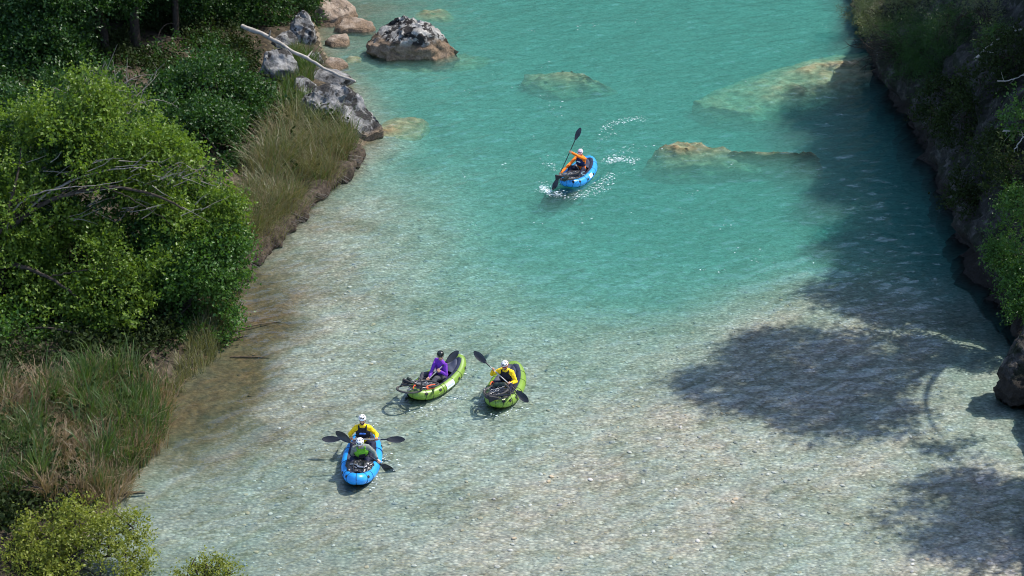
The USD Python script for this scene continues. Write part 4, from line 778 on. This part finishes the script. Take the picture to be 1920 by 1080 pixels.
def raft(name, label, group, pos, rz, R, matn, seams, decks, patch=None, loops=()):
    t = thing(name, label, 'packraft', pos, rz, group)
    hull = obj('inflated_tube', tube(R.C, R.R, 18, closed=True), matn, t, True)
    obj('floor', R.inner_sheet(-R.Ln / 2 + .16, R.Ln / 2 - .18, -.03, 0, .05), 'deck_navy', t, True)
    V, F, aa = [], [], np.linspace(88, 205, 9)
    for i in range(R.n):
        for q in aa: V.append(R.on(i, q, .004))
    for i in range(R.n):
        for q in range(8):
            o, o2 = i * 9 + q, ((i + 1) % R.n) * 9 + q; F += [[o, o + 1, o2 + 1], [o, o2 + 1, o2]]
    keep = [f for f in F if -R.Ln * .40 < V[f[0]][0] < R.Ln * .36]
    keep = np.array(keep); u_, inv = np.unique(keep, return_inverse=True); obj('cockpit_lining', trimesh.Trimesh(np.array(V)[u_], inv.reshape(keep.shape), process=False), 'deck_navy', t, True)
    for i in seams: obj('seam_tape', R.ring(i, 0.007, 0.002, -180, 180), 'strap_black', hull, True)
    for x0, x1, z, cr, m in decks: obj('spray_deck', R.inner_sheet(x0, x1, z, cr), m, t, True)
    for i, q in loops:
        c = R.on(i, q, .004); _, tt, a, b, r = R.frame(i)
        m = tm(ell([0, 0, 0], (.055, .04, .012))); nrm = c - R.C[i % R.n]; nrm /= np.linalg.norm(nrm)
        m.apply_transform(np.vstack([np.c_[np.c_[tt, np.cross(nrm, tt), nrm], c], [0, 0, 0, 1]])); 
        l = obj('lash_patch', m, 'strap_black', hull, True)
    if patch:
        p = obj('white_patch', R.patch(*patch), 'patch_white', hull, True)
        i0, i1, a0, a1 = patch
        for k in range(6):                                        # illegible print: upright strokes of one line of lettering
            f0 = i0 + (i1 - i0) * (0.14 + k * 0.125); obj('print_stroke', R.patch(f0, f0 + (i1 - i0) * .06, a0 + (a1 - a0) * .3, a0 + (a1 - a0) * .68, .006), 'patch_grey', p, True)
    return t

def local(pos, rz, p):
    c, s = math.cos(rz), math.sin(rz); return np.array([pos[0] + c * p[0] - s * p[1], pos[1] + s * p[0] + c * p[1], pos[2] + p[2]])

# ------------------------------------------------------------------ paddles
def blade(L_=0.47, W_=0.185):
    n, m = 16, 9; V, F = [], []
    for side in (1, -1):
        for i in range(n):
            t = i / (n - 1); w = W_ / 2 * (math.sin(math.pi * min(1, t * .93 + .05) ** 1.25)) ** .62 * (1 - .0 * t) + .012 * (1 - t)
            for k in range(m):
                q = 2 * k / (m - 1) - 1; V.append([t * L_, q * w, -.030 * (1 - q * q) * math.sin(math.pi * t) + .012 * math.exp(-(q * 4) ** 2) * (1 - t) * side + side * .004 * (1 - q ** 4)])
    for s_ in (0, 1):
        for i in range(n - 1):
            for k in range(m - 1):
                a = s_ * n * m + i * m + k; f = [[a, a + m, a + m + 1], [a, a + m + 1, a + 1]]; F += f if s_ == 0 else [x[::-1] for x in f]
    return trimesh.Trimesh(V, F, process=False)
def paddle(label, pos, rz, a, b, up, shaft='shaft_grey', group='two-bladed paddles'):
    """a, b: blade tips in the raft's frame; up: where the blade's face looks"""
    a, b, up = (np.asarray(x, float) for x in (a, b, up)); c = (a + b) / 2; d = b - a; Ln = np.linalg.norm(d); d /= Ln
    t = thing('paddle', label, 'paddle', local(pos, rz, c), rz, group)
    h = Ln / 2 - .43
    obj('shaft', tube([-d * h, d * h], .0155, 8), shaft, t, True)
    for e, nm in ((-d, 0), (d, 1)):
        n = up - e * (up @ e); n /= np.linalg.norm(n); M = np.eye(4); M[:3, :3] = np.c_[e, np.cross(n, e), n]; M[:3, 3] = e * h
        m = blade(); m.apply_transform(M); bl = obj('blade', m, 'carbon_black', t, True)
        obj('socket', tube([e * (h - .16), e * (h + .03)], .018, 8), 'carbon_black', bl, True)

# ------------------------------------------------------------------ people
def unit(v): v = np.asarray(v, float); return v / (np.linalg.norm(v) + 1e-9)
def ik(a, b, l1, l2, pole):
    d = b - a; L_ = min(np.linalg.norm(d), (l1 + l2) * .995); u = unit(d); x = (l1 * l1 - l2 * l2 + L_ * L_) / (2 * L_); h = math.sqrt(max(l1 * l1 - x * x, 0))
    p = np.asarray(pole, float); p = unit(p - u * (p @ u)); return a + u * x + p * h, a + u * L_
def person(label, pos, rz, seat, lean, twist, head_yaw, head_pitch, handR, handL, shaft_dir, feet, knees, top, legs, vest, helmet, skin='skin', gloves=None, vest_trim=None, glasses=False, beard=False, band=None, tilt=0.0, scale=0.98, belly=None):
    seat = np.asarray(seat, float); t = thing('person', label, 'person', local(pos, rz, seat), rz, 'people paddling the rafts')
    k = scale; hR, hL = np.asarray(handR, float) - seat, np.asarray(handL, float) - seat; sd = unit(shaft_dir)
    pel = np.array([0, 0, .10 * k]); up = unit([math.sin(math.radians(lean)), math.sin(math.radians(tilt)), math.cos(math.radians(lean))])
    wst = pel + up * .20 * k; chs = pel + up * .36 * k; nk = pel + up * .53 * k
    tw = math.radians(twist); side = np.array([-math.sin(tw), math.cos(tw), -math.sin(math.radians(tilt))]); fwd = unit(np.cross(side, up))
    shl = {1: nk - up * .055 + side * .175 * k, -1: nk - up * .055 - side * .175 * k}
    hy, hp = math.radians(head_yaw), math.radians(head_pitch)
    hf = np.array([math.cos(hy) * math.cos(hp), math.sin(hy) * math.cos(hp), -math.sin(hp)]); hs = np.array([-math.sin(hy), math.cos(hy), 0]); hu = np.cross(hf, hs)
    hc = nk + up * .075 + hu * .11 + hf * .025
    def H(f, s, u): return hc + hf * f + hs * s + hu * u
    arms = {}
    for s_, h in ((1, hL), (-1, hR)):
        e, w = ik(shl[s_], h, .285 * k, .27 * k, side * s_ * .8 - np.array([.25, 0, 1.0]))
        arms[s_] = (shl[s_], e, h)
    hips = {s_: pel + np.array([.02, s_ * .085, 0]) for s_ in (1, -1)}
    leg = {s_: (hips[s_], np.asarray(knees[0 if s_ == 1 else 1], float) - seat, np.asarray(feet[0 if s_ == 1 else 1], float) - seat) for s_ in (1, -1)}
    def body(g, parts='tahlf'):
        B = []
        if 't' in parts:
            q = m3.Manifold.batch_hull([ell(pel + side * .07, .10 + g), ell(pel - side * .07, .10 + g), ell(wst + side * .055, .095 + g), ell(wst - side * .055, .095 + g)]); B.append(q)
            q = m3.Manifold.batch_hull([ell(wst + side * .055, .095 + g), ell(wst - side * .055, .095 + g), ell(chs + side * .085, .10 + g), ell(chs - side * .085, .10 + g)]); B.append(q)
            q = m3.Manifold.batch_hull([ell(chs + side * .085, .10 + g), ell(chs - side * .085, .10 + g), ell(shl[1] - side * .02, .058 + g), ell(shl[-1] + side * .02, .058 + g), ell(nk, .055 + g)]); B.append(q)
        if 'a' in parts:
            for s_ in (1, -1):
                a, e, h = arms[s_]; wr = h + unit(e - h) * .075
                B += [bone(a, e, .055 + g, .042 + g), bone(e, wr, .042 + g, .029 + g)]
        if 'l' in parts:
            for s_ in (1, -1):
                a, kn, f = leg[s_]; B += [bone(a, kn, .085 + g, .058 + g), bone(kn, f, .055 + g, .040 + g)]
        return B
    # one continuous body: torso, neck, head with face, arms, five-fingered hands, legs
    B = body(-.006)
    B.append(bone(nk - up * .02, hc - hu * .07 - hf * .01, .054, .052))
    B.append(m3.Manifold.batch_hull([ell(H(-.015, 0, .03), (.088, .076, .09)), ell(H(.035, 0, -.055), (.045, .05, .05)), ell(H(.05, 0, -.085), .026)]))
    B += [m3.Manifold.batch_hull([ell(H(.088, 0, .01), .008, 8), ell(H(.108, 0, -.028), .013, 8), ell(H(.085, .014, -.032), .008, 8), ell(H(.085, -.014, -.032), .008, 8)]), bone(H(.078, .03, .022), H(.078, -.03, .022), .014, .014, 8), bone(H(.082, .018, -.062), H(.082, -.018, -.062), .009, .009, 8)]
    for s_ in (1, -1): B.append(ell(H(-.01, s_ * .078, -.01), (.02, .012, .03), 8))
    hands = []
    for s_ in (1, -1):
        a, e, g = arms[s_]; ar = g - e; ar = unit(ar - sd * (ar @ sd)); e1 = -ar; e2 = np.cross(sd, e1)
        if e2[2] < 0: e2 = -e2
        c_ = lambda ang, r: g + r * (math.cos(math.radians(ang)) * e1 + math.sin(math.radians(ang)) * e2)
        wr = g + unit(e - g) * .078 + e2 * .008
        lens = (.88, 1.0, .96, .78)
        hh = [m3.Manifold.batch_hull([ell(wr, .024, 10)] + [ell(c_(62, .040) + sd * (i - 1.5) * .0195, .0115, 8) for i in range(4)] + [ell(c_(25, .050) + sd * x, .012, 8) for x in (-.03, .03)])]
        for i in range(4):
            o = sd * (i - 1.5) * .0205; pt = [c_(62 + q * lens[i], .030) + o for q in (0, 62, 122, 175)]; rr = (.0105, .0095, .009, .0078)
            hh += [bone(pt[j], pt[j + 1], rr[j], rr[j + 1], 8) for j in range(3)]
        tp = [wr + sd * .018 * 1, c_(-8, .040) + sd * .040, c_(-62, .031) + sd * .036, c_(-105, .027) + sd * .03]
        hh += [bone(tp[j], tp[j + 1], (.013, .0115, .0100, .0085)[j], (.0115, .0100, .0085)[j], 8) for j in range(3)]
        hands.append(union(hh))
    bt = tm(union(B).refine_to_length(.022)); trimesh.smoothing.filter_taubin(bt, iterations=4)
    ht = [soft(h, .005, 4) for h in hands]
    try: whole = union([m3.Manifold(m3.Mesh(np.asarray(x.vertices, np.float32), np.asarray(x.faces, np.uint32))) for x in [bt] + ht])
    except Exception: whole = None
    bo = obj('body', tm(whole) if whole is not None and whole.num_tri() > 500 else cat_([bt] + ht), skin, t, True)
    for s_ in (1, -1): obj('eye', tm(ell(H(.084, s_ * .032, .004), (.010, .012, .008), 8)), 'eye_dark', bo, True)
    obj('mouth', tube([H(.094, .02, -.062), H(.099, 0, -.063), H(.094, -.02, -.062)], .004, 5), 'beard_dark', bo, True)
    if beard: obj('beard', soft(m3.Manifold.batch_hull([ell(H(.05, .045, -.06), .02, 8), ell(H(.05, -.045, -.06), .02, 8), ell(H(.066, 0, -.098), .026, 8)]), .012, 4), 'beard_dark', bo, True)
    if glasses: obj('sunglasses', soft(union([bone(H(.086, s_ * .020, .006), H(.078, s_ * .05, .008), .017, .014, 8) for s_ in (1, -1)] + [bone(H(.07, s_ * .06, .012), H(-.02, s_ * .08, .012), .005, .005, 6) for s_ in (1, -1)]), .012, 3), 'eye_dark', bo, True)
    obj('hair', soft(m3.Manifold.batch_hull([ell(H(-.035, 0, .035), (.078, .076, .078), 12), ell(H(-.07, 0, -.05), (.03, .05, .03), 8)]), .02, 4), 'hair_dark', bo, True)
    jk = obj('jacket', soft(union(body(.012, 'ta')), .02, 5, .022, 3), top, t, True)
    nb = obj('collar', soft(bone(nk - up * .03, nk + up * .025, .072, .066), .02, 4), top, jk, True)
    for s_ in (1, -1):
        a, e, g = arms[s_]; w0 = g + unit(e - g) * .088; obj('cuff', tube([w0, w0 + unit(e - g) * .03], .041, 10), gloves or 'cloth_navy', jk, True)
    tr = obj('trousers', soft(union([bone(pel + side * .06, pel - side * .06, .112, .112)] + body(.012, 'l')), .022, 5, .03, 4), legs, t, True)
    for s_ in (1, -1):
        _, kn, f = leg[s_]; d = unit([.6, 0, .25]); obj('shoe', soft(m3.Manifold.batch_hull([ell(f - d * .03, .05), ell(f + d * .12 + [0, 0, .02], (.035, .045, .035)), ell(f + [0, 0, .05], .045)]), .02, 3), 'strap_black', tr, True)
    if vest:
        v_ = m3.Manifold.batch_hull([ell(wst + side * .06, .112), ell(wst - side * .06, .112), ell(chs + side * .08 + fwd * .03, .112), ell(chs - side * .08 + fwd * .03, .112), ell(chs + up * .08 + side * .05 + fwd * .03, .08), ell(chs + up * .08 - side * .05 + fwd * .03, .08)])
        vs = obj('life_vest', soft(v_, .025, 4, .015, 5), vest, t, True)
        for s_ in (1, -1):
            p = [chs + up * .09 + side * s_ * .085 + fwd * .10, nk + side * s_ * .095 + up * .008 + fwd * .03, nk + side * s_ * .09 - fwd * .07 - up * .03, chs + side * s_ * .08 - fwd * .10 + up * .05]
            obj('shoulder_strap', tube(curve(p, 12), .024, 7), vest, vs, True)
        for kk, uu in enumerate((-.02, .09)):
            q = [wst + up * (uu + .06) + fwd * math.cos(x) * .155 + side * math.sin(x) * .19 for x in np.linspace(-1.5, 1.5, 14)]; obj('belt', tube(q, .012, 5), 'strap_black', vs, True)
        if vest_trim:
            m = soft(bone(chs + fwd * .125 + side * .06, chs + fwd * .125 - side * .06, .035, .035), .02, 3); obj('chest_panel', m, vest_trim, vs, True)
        if belly: obj('front_pocket', soft(m3.Manifold.batch_hull([ell(wst + fwd * .10 + side * .05, .05), ell(wst + fwd * .10 - side * .05, .05), ell(chs + fwd * .1 + side * .05, .04), ell(chs + fwd * .1 - side * .05, .04)]), .02, 3), belly, vs, True)
    # helmet with vents cut through to a dark liner
    def hm(r, dz=0.0): return m3.Manifold.sphere(1.0, 28).scale([.120 * r, .098 * r, .086 * r])
    sh = hm(1.0) - hm(.86); sh = sh.trim_by_plane([0.12, 0, 1], -.022)
    cuts = []
    for yy, n_ in ((-.072, 2), (-.038, 3), (0, 3), (.038, 3), (.072, 2)):
        for j in range(n_):
            xx = (j - (n_ - 1) / 2) * .078 + .01; cuts.append(m3.Manifold.sphere(1.0, 10).scale([.032, .0135, .09]).translate([xx, yy, .07]))
    for yy in (-.05, -.018, .018, .05): cuts.append(m3.Manifold.sphere(1.0, 10).scale([.06, .009, .026]).translate([.105, yy, .028]))
    sh = sh - union(cuts)
    M = np.eye(4); M[:3, :3] = np.c_[hf, hs, hu]; M[:3, 3] = H(-.012, 0, .052)
    shell = tm(sh); shell.apply_transform(M); lin = tm(hm(.87).trim_by_plane([0.12, 0, 1], -.02)); lin.apply_transform(M)
    he = obj('helmet', shell, helmet, t, 40); obj('helmet_liner', lin, 'helmet_black', he, True)
    if band: b_ = tm(hm(1.03).trim_by_plane([0.12, 0, 1], -.024).trim_by_plane([-0.12, 0, -1], -.016) - hm(.95)); b_.apply_transform(M); obj('helmet_band', b_, band, he, 40)
    for s_ in (1, -1): obj('chin_strap', tube([H(-.01, s_ * .086, .045), H(.01, s_ * .075, -.04), H(.04, s_ * .03, -.1)], .006, 5), 'strap_black', he, True)
    return t, he, H

# ------------------------------------------------------------------ bicycles, dismantled and lashed on the bows
def wheel(parent, c, tilt, R_=0.335, tr=0.026):
    T = np.eye(4); T[:3, :3] = Rot.from_euler('xyz', tilt, degrees=True).as_matrix(); T[:3, 3] = c
    def put(name, m, mt, par, kind=None):
        m = m.copy(); m.apply_transform(T); o = obj(name, m, mt, par, True)
        if kind: tag(o, kind=kind)
        return o
    th = np.arange(40) * 2 * np.pi / 40; ring = lambda r: np.c_[r * np.cos(th), r * np.sin(th), 0 * th]
    w = put('wheel', tube(ring(R_ - .035), .013, 6, closed=True), 'rim_black', parent)
    put('tyre', tube(ring(R_), tr, 9, closed=True), 'tyre_black', w)
    put('hub', tube([[0, 0, -.05], [0, 0, .05]], .022, 8), 'metal_grey', w)
    sp = [tube([[.02 * math.cos(a), .02 * math.sin(a), .03 * (-1) ** k], [(R_ - .04) * math.cos(a + .12 * (-1) ** k), (R_ - .04) * math.sin(a + .12 * (-1) ** k), 0]], .0022, 4, cap=False) for k, a in enumerate(np.arange(20) * 2 * np.pi / 20)]
    put('spokes', cat_(sp), 'metal_grey', w, 'stuff')
    put('brake_disc', tube(ring(.075), .006, 4, closed=True), 'metal_grey', w)
def bicycle(label, pos, rz, origin, tilt, w1, w2, fr_mat, fork_mat, seed, bag=None, yaw=0, handle=True, saddle_at=None, straps=()):
    """everything in a frame whose origin sits on the bow deck; x right across, y forward, z up; the frame lies flat on its side"""
    t = thing('bicycle', label, 'bicycle', local(pos, rz, origin), rz + yaw, 'dismantled bicycles lashed on the bows', tilt)
    wheel(t, *w1); wheel(t, *w2)
    P = {'bb': (-.10, .0, .07), 'st': (-.28, -.36, .09), 'ht': (.38, -.34, .10), 'hb': (.42, -.24, .10), 'ax': (-.42, .14, .05), 'fe': (.50, .10, .08)}
    P = {a: np.array(b) for a, b in P.items()}
    f = cat_([tube([P[a], P[b]], r, 8) for a, b, r in (('bb', 'st', .019), ('st', 'ht', .018), ('hb', 'bb', .023), ('ht', 'hb', .024))])
    fo = obj('frame', tm(union([bone(P[a], P[b], r, r, 10) for a, b, r in (('bb', 'st', .019), ('st', 'ht', .018), ('hb', 'bb', .023), ('ht', 'hb', .024))] + [bone(P[a] + [0, 0, s_ * .01], P[b] + [0, 0, s_ * .05], .011, .009, 8) for s_ in (1, -1) for a, b in (('bb', 'ax'), ('st', 'ax'))])), fr_mat, t, True)
    obj('fork', tm(union([bone(P['hb'], P['hb'] + [.02, .05, 0], .022, .03, 10)] + [bone(P['hb'] + [.02, .05, s_ * .045], P['fe'] + [0, 0, s_ * .05], .015, .011, 8) for s_ in (1, -1)])), fork_mat, t, True)
    th = np.arange(24) * 2 * np.pi / 24
    obj('chainring', tube(np.c_[.085 * np.cos(th), .085 * np.sin(th), 0 * th] + P['bb'] + [0, 0, .05], .008, 5, closed=True), 'metal_grey', t, True)
    for s_ in (1, -1): obj('crank', tube([P['bb'] + [0, 0, s_ * .055], P['bb'] + [s_ * .12, s_ * .11, s_ * .065]], .012, 6), 'rim_black', t, True)
    obj('derailleur', tm(bone(P['ax'] + [.03, .02, .05], P['ax'] + [.02, .12, .06], .025, .018, 8)), 'metal_grey', t, True)
    hb = P['ht'] + [.03, -.08, 0]
    if handle:
        obj('handlebar', tube(curve([hb + [-.03, 0, -.02], hb + [0, -.01, .10], hb + [-.10, .0, .33]], 10), .014, 7), 'rim_black', t, True); obj('stem', tube([P['ht'], hb], .018, 7), 'rim_black', t, True)
    sa = P['st'] + [-.09, -.17, .02] if saddle_at is None else np.array(saddle_at)
    obj('seat_post', tube([P['st'], sa], .014, 7), 'rim_black', t, True)
    obj('saddle', soft(m3.Manifold.batch_hull([ell(sa + [-.02, -.03, .07], (.035, .05, .03)), ell(sa + [-.02, -.03, -.07], (.035, .05, .03)), ell(sa + [.20, .02, 0], (.03, .025, .02))]), .02, 4), 'strap_black', t, True)
    if bag is not None:
        a, b, r = bag; bg = obj('roll_bag', soft(bone(a, b, r, r), .025, 3, .03, seed), 'bag_dark', t, True)
    for k, (a, b) in enumerate(straps): obj('lash_strap', tube(curve([a, (np.array(a) + b) / 2 + [0, 0, .07], b], 8), .014, 6), 'orange_red', t, True)
    return t

# ------------------------------------------------------------------ the four rafts
def pose(bow, stern, ahead=0.0):
    a, b = at(*bow), at(*stern); d = a - b; return ((a + b) / 2 + unit(d) * ahead) * [1, 1, 0], math.atan2(d[1], d[0])
GR = 'packrafts on the river'
# double blue raft
pos, rz = pose((669, 908, .12), (690, 802, .1), .22)
R2 = Raft(2.72, 1.02, 0.155, .18, .13, 1.75, 2.3)
raft('packraft', 'long blue two-seat packraft nearest the camera, black cover on its bow', GR, pos, rz, R2, 'raft_blue', [0, R2.near(1.05, 1), R2.near(1.05, -1), R2.near(.8, 1), R2.near(.8, -1), R2.near(.25, 1), R2.near(.25, -1), R2.near(-.4, 1), R2.near(-.4, -1), R2.near(-.95, 1), R2.near(-.95, -1)],
     [(.40, .96, .075, .09, 'deck_black'), (-1.1, -.8, .06, .03, 'deck_navy')], None, [(R2.near(1.0, 1), 30), (R2.near(1.0, -1), 30), (R2.near(.7, -1), 20), (R2.near(.2, 1), 20), (R2.near(-.6, 1), 20)])
t = thing('duffel', 'shiny black gear bundle with grey bicycle parts on the double raft bow', 'gear bag', local(pos, rz, (.66, 0, .22)), rz)
obj('bag', soft(m3.Manifold.batch_hull([ell((.18, .2, .0), .08), ell((.18, -.2, .0), .08), ell((-.2, .26, .03), .10), ell((-.2, -.26, .03), .10)]), .03, 3, .09, 9), 'deck_black', t, True)
obj('handlebar', tube(curve([(-.02, -.22, .12), (.02, -.08, .14), (.08, .02, .13), (.06, .2, .12)], 14), .018, 8), 'metal_grey', t, True)
obj('fork', tm(union([bone((-.05, -.05, .13), (.10, -.02, .13), .02, .016, 8), bone((.10, -.02, .13), (.13, .16, .12), .016, .012, 8), bone((.05, -.14, .12), (.14, -.05, .12), .014, .014, 8)])), 'metal_grey', t, True)
for k, yy in enumerate((-.12, .14)): obj('strap', tube(curve([(-.32, yy, .06), (-.1, yy, .15), (.15, yy, .12), (.28, yy, -.02)], 12), .012, 5), 'strap_black', t, True)
person('paddler in yellow jacket and white helmet, rear seat of the blue double raft', pos, rz, (-.72, -.02, .10), 4, 0, -4, 0, (-.46, -.30, .44), (-.46, .34, .44), (0, 1, 0), [(.13, .20, .12), (.13, -.20, .12)], [(-.30, .26, .38), (-.30, -.26, .38)], 'cloth_yellow', 'cloth_navy', 'vest_black', 'helmet_white', vest_trim='trim_blue', beard=True)
paddle('paddle held level by the rear paddler of the blue double raft', pos, rz, (-.46, -1.02, .43), (-.46, 1.04, .45), (.55, 0, .85))
sd = unit(np.array((.20, -.40, .86)) - np.array((.30, .86, -.12)))
person('paddler in green vest with grey sleeves, front seat of the blue double raft', pos, rz, (.08, .02, .10), 24, 16, -2, 30, tuple(np.array((.30, .86, -.12)) + sd * 1.18), tuple(np.array((.30, .86, -.12)) + sd * .52), sd, [(.76, .16, .14), (.76, -.16, .14)], [(.38, .2, .34), (.38, -.2, .34)], 'cloth_grey', 'cloth_navy', 'vest_green', 'helmet_white', belly='vest_black')
paddle('paddle slanting down into the water beside the front of the blue double raft', pos, rz, tuple(np.array((.30, .86, -.12)) + sd * 1.82), (.30, .86, -.12), (.9, .3, .1), 'carbon_black')
# green raft on the left
pos, rz = pose((774, 748, .1), (866, 676, .12))
R1 = Raft(2.62, 1.0, 0.15, .12, .17, 2.8, 1.8)
se = lambda R, xs: [i for x in xs for i in (R.near(x, 1), R.near(x, -1))]
raft('packraft', 'green packraft with a purple-clad paddler, left of the pair', GR, pos, rz, R1, 'raft_green', [0] + se(R1, (1.0, .8, .45, .3, -.1, -.5)), [(-1.0, -.42, .07, .05, 'deck_navy'), (.55, 1.05, .07, .05, 'deck_navy')], (R1.near(.30, 1), R1.near(-.06, 1), -8, 52), [(R1.near(1.0, 1), 35), (R1.near(.55, 1), 35), (R1.near(-.35, 1), 10), (R1.near(-.85, 1), 15), (R1.near(.9, -1), 40)])
ta, tb = np.array((-.34, .44, .92)), np.array((.94, -.16, .10)); sd = unit(tb - ta)
person('paddler in purple jacket and black helmet leaning to one side in the left green raft', pos, rz, (-.10, .06, .10), 10, -14, 34, 4, tuple(ta + sd * 1.12 + [0, 0, .0]), tuple(ta + sd * .74), sd, [(.88, .17, .16), (.88, -.17, .16)], [(.42, .2, .38), (.42, -.22, .40)], 'cloth_purple', 'cloth_charcoal', None, 'helmet_black', tilt=4, glasses=True)
paddle('paddle carried over the shoulder of the purple-clad paddler', pos, rz, ta, ta + sd * 1.95, (.6, .55, .6), 'shaft_grey')
bicycle('bicycle lashed flat on the left green raft, its wheel overhanging the bow', pos, rz, (1.02, -.02, .36), (-11, -3, 0), ((.0, -.40, .02), (0, 0, 0)), ((.22, .10, .10), (-5, 0, 0)), 'frame_black', 'orange_red', 1, ((-.24, .02, .11), (-.36, .10, .10), .06), math.radians(90), saddle_at=(-.30, -.16, .11), straps=[((.12, -.40, .05), (.1, -.22, .06))])
# green raft on the right
pos, rz = pose((933, 757, .1), (963, 694, .12))
R3 = Raft(2.45, 1.02, 0.155, .12, .15, 2.6, 2.0)
raft('packraft', 'green packraft with a yellow-clad paddler, right of the pair', GR, pos, rz, R3, 'raft_green', [0] + se(R3, (1.0, .8, .55, .2, -.3, -.75)), [(-1.0, -.45, .07, .05, 'deck_navy'), (.62, 1.0, .05, .04, 'deck_navy')], None, [(R3.near(1.0, 1), 35), (R3.near(.85, 1), 30), (R3.near(.6, 1), 30), (R3.near(.3, 1), 25), (R3.near(1.0, -1), 35)])
ta, tb = np.array((-.03, -.87, 1.05)), np.array((.66, .75, .10)); sd = unit(tb - ta)
person('paddler in yellow jacket and red and white helmet in the right green raft', pos, rz, (.0, .03, .10), 14, -6, -6, 20, tuple(ta + sd * .70), tuple(ta + sd * 1.30), sd, [(.78, .18, .16), (.78, -.18, .16)], [(.42, .24, .40), (.42, -.24, .42)], 'cloth_yellow', 'cloth_navy', 'vest_black', 'helmet_white', glasses=True, beard=True, band='helmet_red')
paddle('paddle held diagonally across the chest of the yellow-clad paddler in the right green raft', pos, rz, ta, tb, (.75, .1, .6), 'shaft_grey')
bicycle('bicycle lashed flat across the bow of the right green raft', pos, rz, (.88, -.02, .33), (-8, -7, 6), ((.02, -.06, .01), (0, 0, 0)), ((-.02, -.02, .13), (6, -4, 0)), 'frame_black', 'frame_black', 2, ((-.10, .30, .16), (.16, .26, .18), .07), math.radians(90), handle=True, saddle_at=(-.12, -.46, .06), straps=[((-.16, .30, .18), (.05, .46, .04)), ((-.22, .22, .2), (-.14, .42, .17))])
# blue raft with the orange paddler
pos, rz = pose((1062, 350, .1), (1108, 301, .12))
R4 = Raft(2.65, 1.05, 0.16, .12, .15, 2.6, 2.0)
raft('packraft', 'short blue packraft alone in the deep turquoise water, farthest upstream', GR, pos, rz, R4, 'raft_blue', [0] + se(R4, (1.1, .9, .5, .1, -.4, -.9)), [(-1.05, -.45, .07, .05, 'deck_navy'), (.6, 1.05, .06, .04, 'deck_navy')], (R4.near(.28, 1), R4.near(.0, 1), 5, 55), [(R4.near(1.1, 1), 35), (R4.near(.9, 1), 35), (R4.near(.45, 1), 20), (R4.near(-.1, 1), 20)])
ta, tb = np.array((-.06, .0, 1.76)), np.array((1.22, -.52, -.10)); sd = unit(tb - ta)
person('paddler in orange jacket and pale helmet raising a paddle in the far blue raft', pos, rz, (-.22, .02, .10), 10, -22, 4, 26, tuple(ta + sd * 1.72), tuple(ta + sd * .88), sd, [(.68, .18, .16), (.68, -.18, .16)], [(.28, .24, .40), (.28, -.24, .42)], 'cloth_orange', 'cloth_navy', 'vest_navy', 'helmet_pink', gloves='cloth_orange', vest_trim='patch_white')
paddle('paddle held nearly upright by the orange-clad paddler', pos, rz, ta, tb, (.8, -.1, .5), 'carbon_black')
bicycle('bicycle lashed across the bow of the far blue raft, overhanging one side', pos, rz, (1.05, .05, .36), (-14, -10, 12), ((.04, -.36, .0), (0, 0, 0)), ((-.02, .10, .12), (4, -5, 0)), 'frame_black', 'frame_blue_grey', 3, ((.0, -.66, .10), (-.1, -.72, .02), .07), math.radians(90), straps=[])

# ------------------------------------------------------------------ foam: broken water that the paddles and the bows throw up, and flecks for glints
def foam(label, lines, n, seed, spread=.11):
    r = np.random.default_rng(seed); ms = []
    for pts, wgt in lines:
        c = curve([at(u, v, 0.0) for u, v in pts], 60)
        for k in range(int(n * wgt * 1.3)):
            p = c[r.integers(0, 60)] + r.normal(0, spread, 3) * [1, 1.6, 0]; s = .005 + .013 * r.random() ** 2
            m = trimesh.creation.icosphere(0, 1.0); m.vertices *= [s * (1 + r.random() * 2), s * (.8 + r.random()), s * .5]; m.vertices += r.normal(0, s * .12, m.vertices.shape)
            z = float(waves(p[None, :2])[0]); m.apply_translation([p[0], p[1], z + s * .12]); ms.append(m)
    tag(obj('foam', cat_(ms), 'foam_white', smooth=True), label, 'foam', kind='stuff')
foam('white foam and spray around the far blue raft and its paddle strokes', [([(1133, 242), (1160, 230), (1212, 224)], 1.0), ([(1137, 304), (1155, 297), (1185, 302)], 1.6), ([(1020, 345), (1026, 358), (1052, 366)], 2.0), ([(1072, 372), (1105, 358), (1148, 330)], 1.3), ([(1060, 376), (1120, 362), (1150, 345)], .4), ([(1150, 290), (1190, 278)], .25), ([(1022, 300), (1040, 318)], .3), ([(1120, 265), (1160, 250)], .2), ([(1180, 300), (1200, 300)], .2)], 120, 1)
r7 = np.random.default_rng(70)
foam('scattered white flecks on the turquoise pool, bubbles and modelled sun glints', [([(u, v), (u + r7.uniform(10, 40), v - r7.uniform(0, 12))], 1.0) for u, v in np.c_[r7.uniform(860, 1560, 46), r7.uniform(20, 520, 46)]], 4, 4, .12)  # white flecks stand in for sun glints, besides bubbles
foam('thin lines of foam along the two green rafts', [([(800, 768), (830, 757), (870, 738)], 1.0), ([(915, 782), (950, 778), (985, 765)], .7), ([(765, 775), (800, 778)], .4), ([(870, 705), (900, 690)], .3)], 30, 2, .08)
foam('small bubbles beside the blue double raft', [([(715, 858), (745, 880)], 1.0), ([(690, 918), (715, 895)], .6), ([(700, 800), (730, 790)], .3)], 18, 3, .08)
